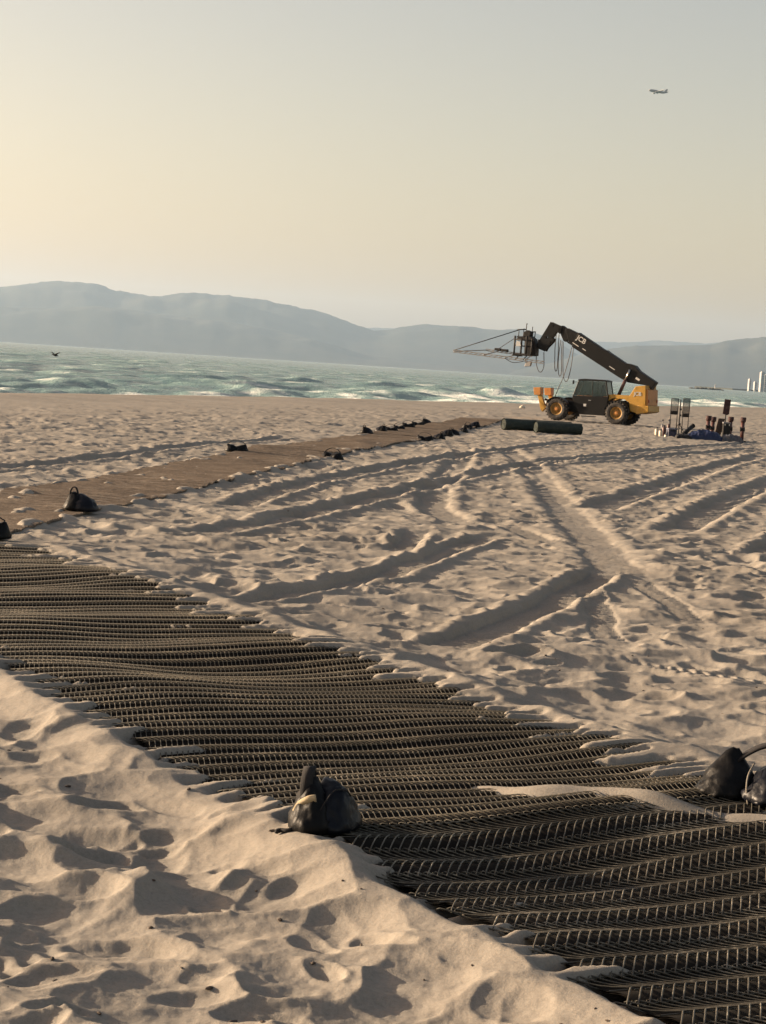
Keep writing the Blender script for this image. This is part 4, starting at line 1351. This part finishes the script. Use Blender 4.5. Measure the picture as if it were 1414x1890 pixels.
def red_post(px_, ytop, dep, lab, lean=0.0):
    p = spot(px_, dep)
    h = ht(px_, ytop, dep) - p.z
    root = thing('post_stand', lab, 'stand', p, 0, 'dark red post stands in the heap')
    bm = bmesh.new(); add_tube(bm, [(0, 0, -.02), (lean * h, 0, h - .2)], .09, 12); bm_obj('column', bm, M['red'], root, True)
    bm = bmesh.new(); add_tube(bm, [(lean * h, 0, h - .24), (lean * h, 0, h - .2), (lean * h + .01, 0, h - .02), (lean * h + .01, 0, h)], [.10, .135, .14, .11], 12); bm_obj('head', bm, M['maroon'], root, True)
    box_part('base_plate', (0, 0, .02), (.36, .36, .04), M['dark'], root, 0.01)
    bm = bmesh.new(); add_tube(bm, [(lean * h * .5 - .10, 0, h * .5), (lean * h * .5 + .10, 0, h * .5)], .11, 10); bm_obj('clamp', bm, M['dark'], root)


red_post(1305, 767, 88.5, 'left post stand with dark red head, behind the blue tarpaulin')
red_post(1312, 769, 89.4, 'second post stand with dark red head, just right of the left one', .05)
red_post(1346, 769, 88.5, 'third post stand with dark red head, right of the black case')
red_post(1368.5, 770, 87.0, 'rightmost dark red post stand at the end of the heap')
# leaning board, case, tall panel
p = spot(1322, 87.6)
h = ht(1325, 772, 87.6) - p.z
root = thing('leaning_board', 'dark brown board leaning beside the blue tarpaulin', 'board', p, 0.1)
bm = bmesh.new(); add_prism(bm, [(-.16, 0), (.14, 0), (.34, h), (.02, h)], -.03, .03); bm_obj('board', bm, M['wood'], root, False, .008)
box_part('batten', (.10, -.045, h * .5), (.30, .03, .06), M['wood'], root, .005)
p = spot(1339, 87.3)
h = ht(1339, 779, 87.3) - p.z
root = thing('equipment_case', 'upright black case under the tall maroon panel', 'case', p, 0)
box_part('body', (0, 0, h * .46), (.34, .3, h * .92), M['dark'], root, .02)
box_part('lid', (0, 0, h * .96), (.36, .32, h * .08), M['grey'], root, .01)
for x in (-.1, .1):
    box_part('latch', (x, -.165, h * .86), (.05, .02, .08), M['steel'], root, .004)
p = spot(1336, 88.2)
z0 = ht(1334, 766, 88.2) - p.z; z1 = ht(1338, 737, 88.2) - p.z
root = thing('panel_stand', 'tall narrow maroon panel raised on a thin stand above the heap', 'panel stand', p, -0.2)
bm = bmesh.new(); add_tube(bm, [(0, 0, -.02), (0, 0, z0 + .1)], .025, 8); bm_obj('column', bm, M['dark'], root, True)
for k in range(3):
    a = k * 2.1 + 1
    bm = bmesh.new(); add_tube(bm, [(0, 0, .6), (.4 * math.cos(a), .4 * math.sin(a), 0)], .016, 6); bm_obj('leg', bm, M['dark'], root, True)
bm = bmesh.new(); add_prism(bm, [(-.15, z0 + .06), (.06, z0), (.15, z0 + .06), (.19, z1), (-.10, z1 + .01)], -.05, .05); bm_obj('panel', bm, M['maroon'], root, False, .012)

# small pale thing at the water's edge
p = Vector((10.6, 150.0, 0)); p.z = ground_z(p.x, p.y)
bm = bmesh.new(); lobe(bm, (0, 0, 0), .22, .15, .22, [(.2, 0, .05, .6)], 9, 3)
o = bm_obj('pale_lump', bm, M['cream'], None, True); o.location = p
tag(o, 'small pale lump lying on the sand at the water edge', 'lump')

# ------------------------------------------------------------------ airliner
M['plane'] = paint('airliner_skin', (0.33, 0.33, 0.33), 0.4, dust=0.0, scale=0.2)
pa = survey(1215, 169.5, 4300)
plane = thing('airliner', 'grey jet airliner climbing in the sky at the upper right', 'airliner', pa, 0)
prof = [(-23.0, 0.0, .2), (-22.3, .1, 1.2), (-20.5, .3, 2.2), (-17.5, .5, 2.9), (-12, .5, 3.05), (8, .2, 2.95), (14, .6, 2.4), (19, 1.3, 1.4), (22.5, 1.9, .4)]
bm = bmesh.new(); add_tube(bm, [(x, 0, z) for x, z, r in prof], [r for x, z, r in prof], 16); bm_obj('fuselage', bm, M['plane'], plane, True)


def wing(name, pts, th):
    bm = bmesh.new()
    top = [bm.verts.new((x, y, z + th / 2)) for x, y, z in pts]; bot = [bm.verts.new((x, y, z - th / 2)) for x, y, z in pts]
    bm.faces.new(top); bm.faces.new(bot[::-1])
    for i in range(len(pts)):
        j = (i + 1) % len(pts)
        bm.faces.new((top[i], bot[i], bot[j], top[j]))
    return bm_obj(name, bm, M['plane'], plane)


for sgn in (-1, 1):
    wing('wing', [(-8, 2.2 * sgn, -1.4), (0.5, 2.2 * sgn, -1.4), (7.2, 22 * sgn, 1.0), (4.6, 22 * sgn, 1.0)], .55)
    wing('tailplane', [(15.5, 1 * sgn, 1.4), (20.5, 1 * sgn, 1.4), (22.8, 8 * sgn, 2.2), (20.8, 8 * sgn, 2.2)], .3)
    bm = bmesh.new(); add_tube(bm, [(-9.6, 7.5 * sgn, -2.9), (-9.2, 7.5 * sgn, -2.9), (-6.0, 7.5 * sgn, -2.9), (-4.2, 7.5 * sgn, -2.8)], [1.25, 1.5, 1.45, .8], 14); bm_obj('engine', bm, M['plane'], plane, True)
bm = bmesh.new(); add_prism(bm, [(13.5, 2.4), (18.6, 9.2), (22.0, 9.6), (21.0, 2.2)], -.25, .25); bm_obj('tail_fin', bm, M['plane'], plane)
plane.rotation_euler = (rad(-4), rad(3.5), rad(12))

# ------------------------------------------------------------------ sea bird
pb = survey(102, 656, 190)
bird = thing('seabird', 'dark bird flying low over the water at the far left', 'bird', pb, rad(40))
bm = bmesh.new(); add_tube(bm, [(-.42, 0, .05), (-.34, 0, .06), (-.2, 0, .04), (0, 0, 0), (.2, 0, -.02), (.36, 0, 0)], [.01, .035, .05, .10, .07, .015], 10); bm_obj('body', bm, M['dark'], bird, True)
for sgn in (-1, 1):
    bm = bmesh.new()
    pts = [(-.12, 0, .04), (-.16, .35 * sgn, .20), (-.02, .85 * sgn, .34), (.10, .85 * sgn, .33), (.08, .35 * sgn, .18), (.14, 0, .03)]
    top = [bm.verts.new(p_) for p_ in pts]; bot = [bm.verts.new((p_[0], p_[1], p_[2] - .02)) for p_ in pts]
    bm.faces.new(top); bm.faces.new(bot[::-1])
    for i in range(6):
        bm.faces.new((top[i], bot[i], bot[(i + 1) % 6], top[(i + 1) % 6]))
    bm_obj('wing', bm, M['dark'], bird)

# ------------------------------------------------------------------ far shore: breakwater with beacon, towers
M['rock'] = paint('breakwater_rock', (0.10, 0.095, 0.09), 0.95, dust=0.1, scale=0.3)
c0 = survey(1272, 712, 3000); c1 = survey(1336, 717, 3000)
bw = thing('breakwater', 'low dark rock breakwater on the water at the far right', 'breakwater', ((c0.x + c1.x) / 2, 3000, SEA_Z), 0)
rg = random.Random(8)
L = c1.x - c0.x
bm = bmesh.new()
for k in range(150):
    x = -L / 2 + L * rg.random(); e = 1 - abs(2 * x / L) ** 4
    r = bmesh.ops.create_icosphere(bm, subdivisions=1, radius=1.0)
    s_ = rg.uniform(.9, 2.0)
    bmesh.ops.transform(bm, matrix=Matrix.Translation((x, rg.uniform(-4, 4), rg.uniform(-.8, 2.0) * e)) @ Matrix.Rotation(rg.uniform(0, 3), 4, 'Z') @ Matrix.Diagonal((s_ * 1.4, s_, s_ * .8, 1)), verts=r['verts'])
o = bm_obj('boulders', bm, M['rock'], bw); o['kind'] = 'stuff'
bc = survey(1320, 714, 3000)
be = thing('beacon', 'small white beacon post on the breakwater', 'beacon', (bc.x, 3000, SEA_Z + 2.6), 0)
bm = bmesh.new(); add_tube(bm, [(0, 0, -1.5), (0, 0, 4.4)], [.9, .6], 10); bm_obj('tower', bm, M['white'], be, True)
bm = bmesh.new(); add_tube(bm, [(0, 0, 4.4), (0, 0, 5.4), (0, 0, 6.2)], [.8, .8, .1], 10); bm_obj('lantern', bm, M['white'], be, True)

M['tower'] = paint('pale_tower_wall', (0.36, 0.36, 0.36), 0.7, dust=0.1, scale=0.05)
M['window'] = paint('dark_tower_window', (0.10, 0.12, 0.14), 0.3, dust=0.0)


def tower(px_, ytop, wpx, dist, dm, lab):
    c = survey(px_, ytop, dist)
    wd = wpx * dist / FPX
    h = c.z - SEA_Z
    root = thing('tower_block', lab, 'building', (c.x, dist, SEA_Z), 0.2, 'pale towers on the far shore')
    box_part('wall', (0, 0, h / 2), (wd, dm, h), M['tower'], root, 0.0)
    box_part('roof', (0, 0, h + 1), (wd * .6, dm * .6, 2.4), M['tower'], root, 0.0)
    fl = max(3, int(h / 7))
    for k in range(1, fl):
        box_part('window', (0, -dm / 2 - .05, h * k / fl), (wd * .8, .12, 2.2), M['window'], root, 0.0)


tower(1407.5, 687, 7, 7000, 16, 'tallest pale tower on the far shore at the right edge')
tower(1413.5, 692, 6, 7050, 16, 'pale tower cut by the right edge of the picture')
tower(1384, 700, 4, 7100, 14, 'small pale tower standing apart, left of the two at the edge')
tower(1394, 705, 4, 7150, 14, 'lowest pale block between the lone tower and the tall one')
# shoreline strip the towers stand on
bm = bmesh.new()
add_box(bm, (2600, 7600, SEA_Z + 1.5), (2600, 900, 8))
o = bm_obj('far_shore', bm, M['hills'], None, False, 1.5)
tag(o, 'low far shore under the towers', kind='structure')

# ------------------------------------------------------------------ scattered specks on the sand
rg = random.Random(77)
bm = bmesh.new()
for k in range(170):
    y = 6.0 + 26 * rg.random() ** 1.6
    x = rg.uniform(-0.24, 0.25) * y
    s_, t_ = to_st(x, y)
    if MAT_T0 - .05 < t_ < MAT_T1 + .05:
        continue
    r = bmesh.ops.create_icosphere(bm, subdivisions=1, radius=1.0)
    q = rg.uniform(.004, .011)
    bmesh.ops.transform(bm, matrix=Matrix.Translation((x, y, ground_z(x, y) + q * .3)) @ Matrix.Rotation(rg.uniform(0, 6), 4, 'Z') @ Matrix.Diagonal((q * rg.uniform(1, 2.4), q, q * .7, 1)), verts=r['verts'])
o = bm_obj('shell_and_twig_bits', bm, paint('dark_bits', (0.06, 0.045, 0.035), 0.9, scale=40), None)
tag(o, 'dark bits of shell and twig scattered over the sand', kind='stuff')
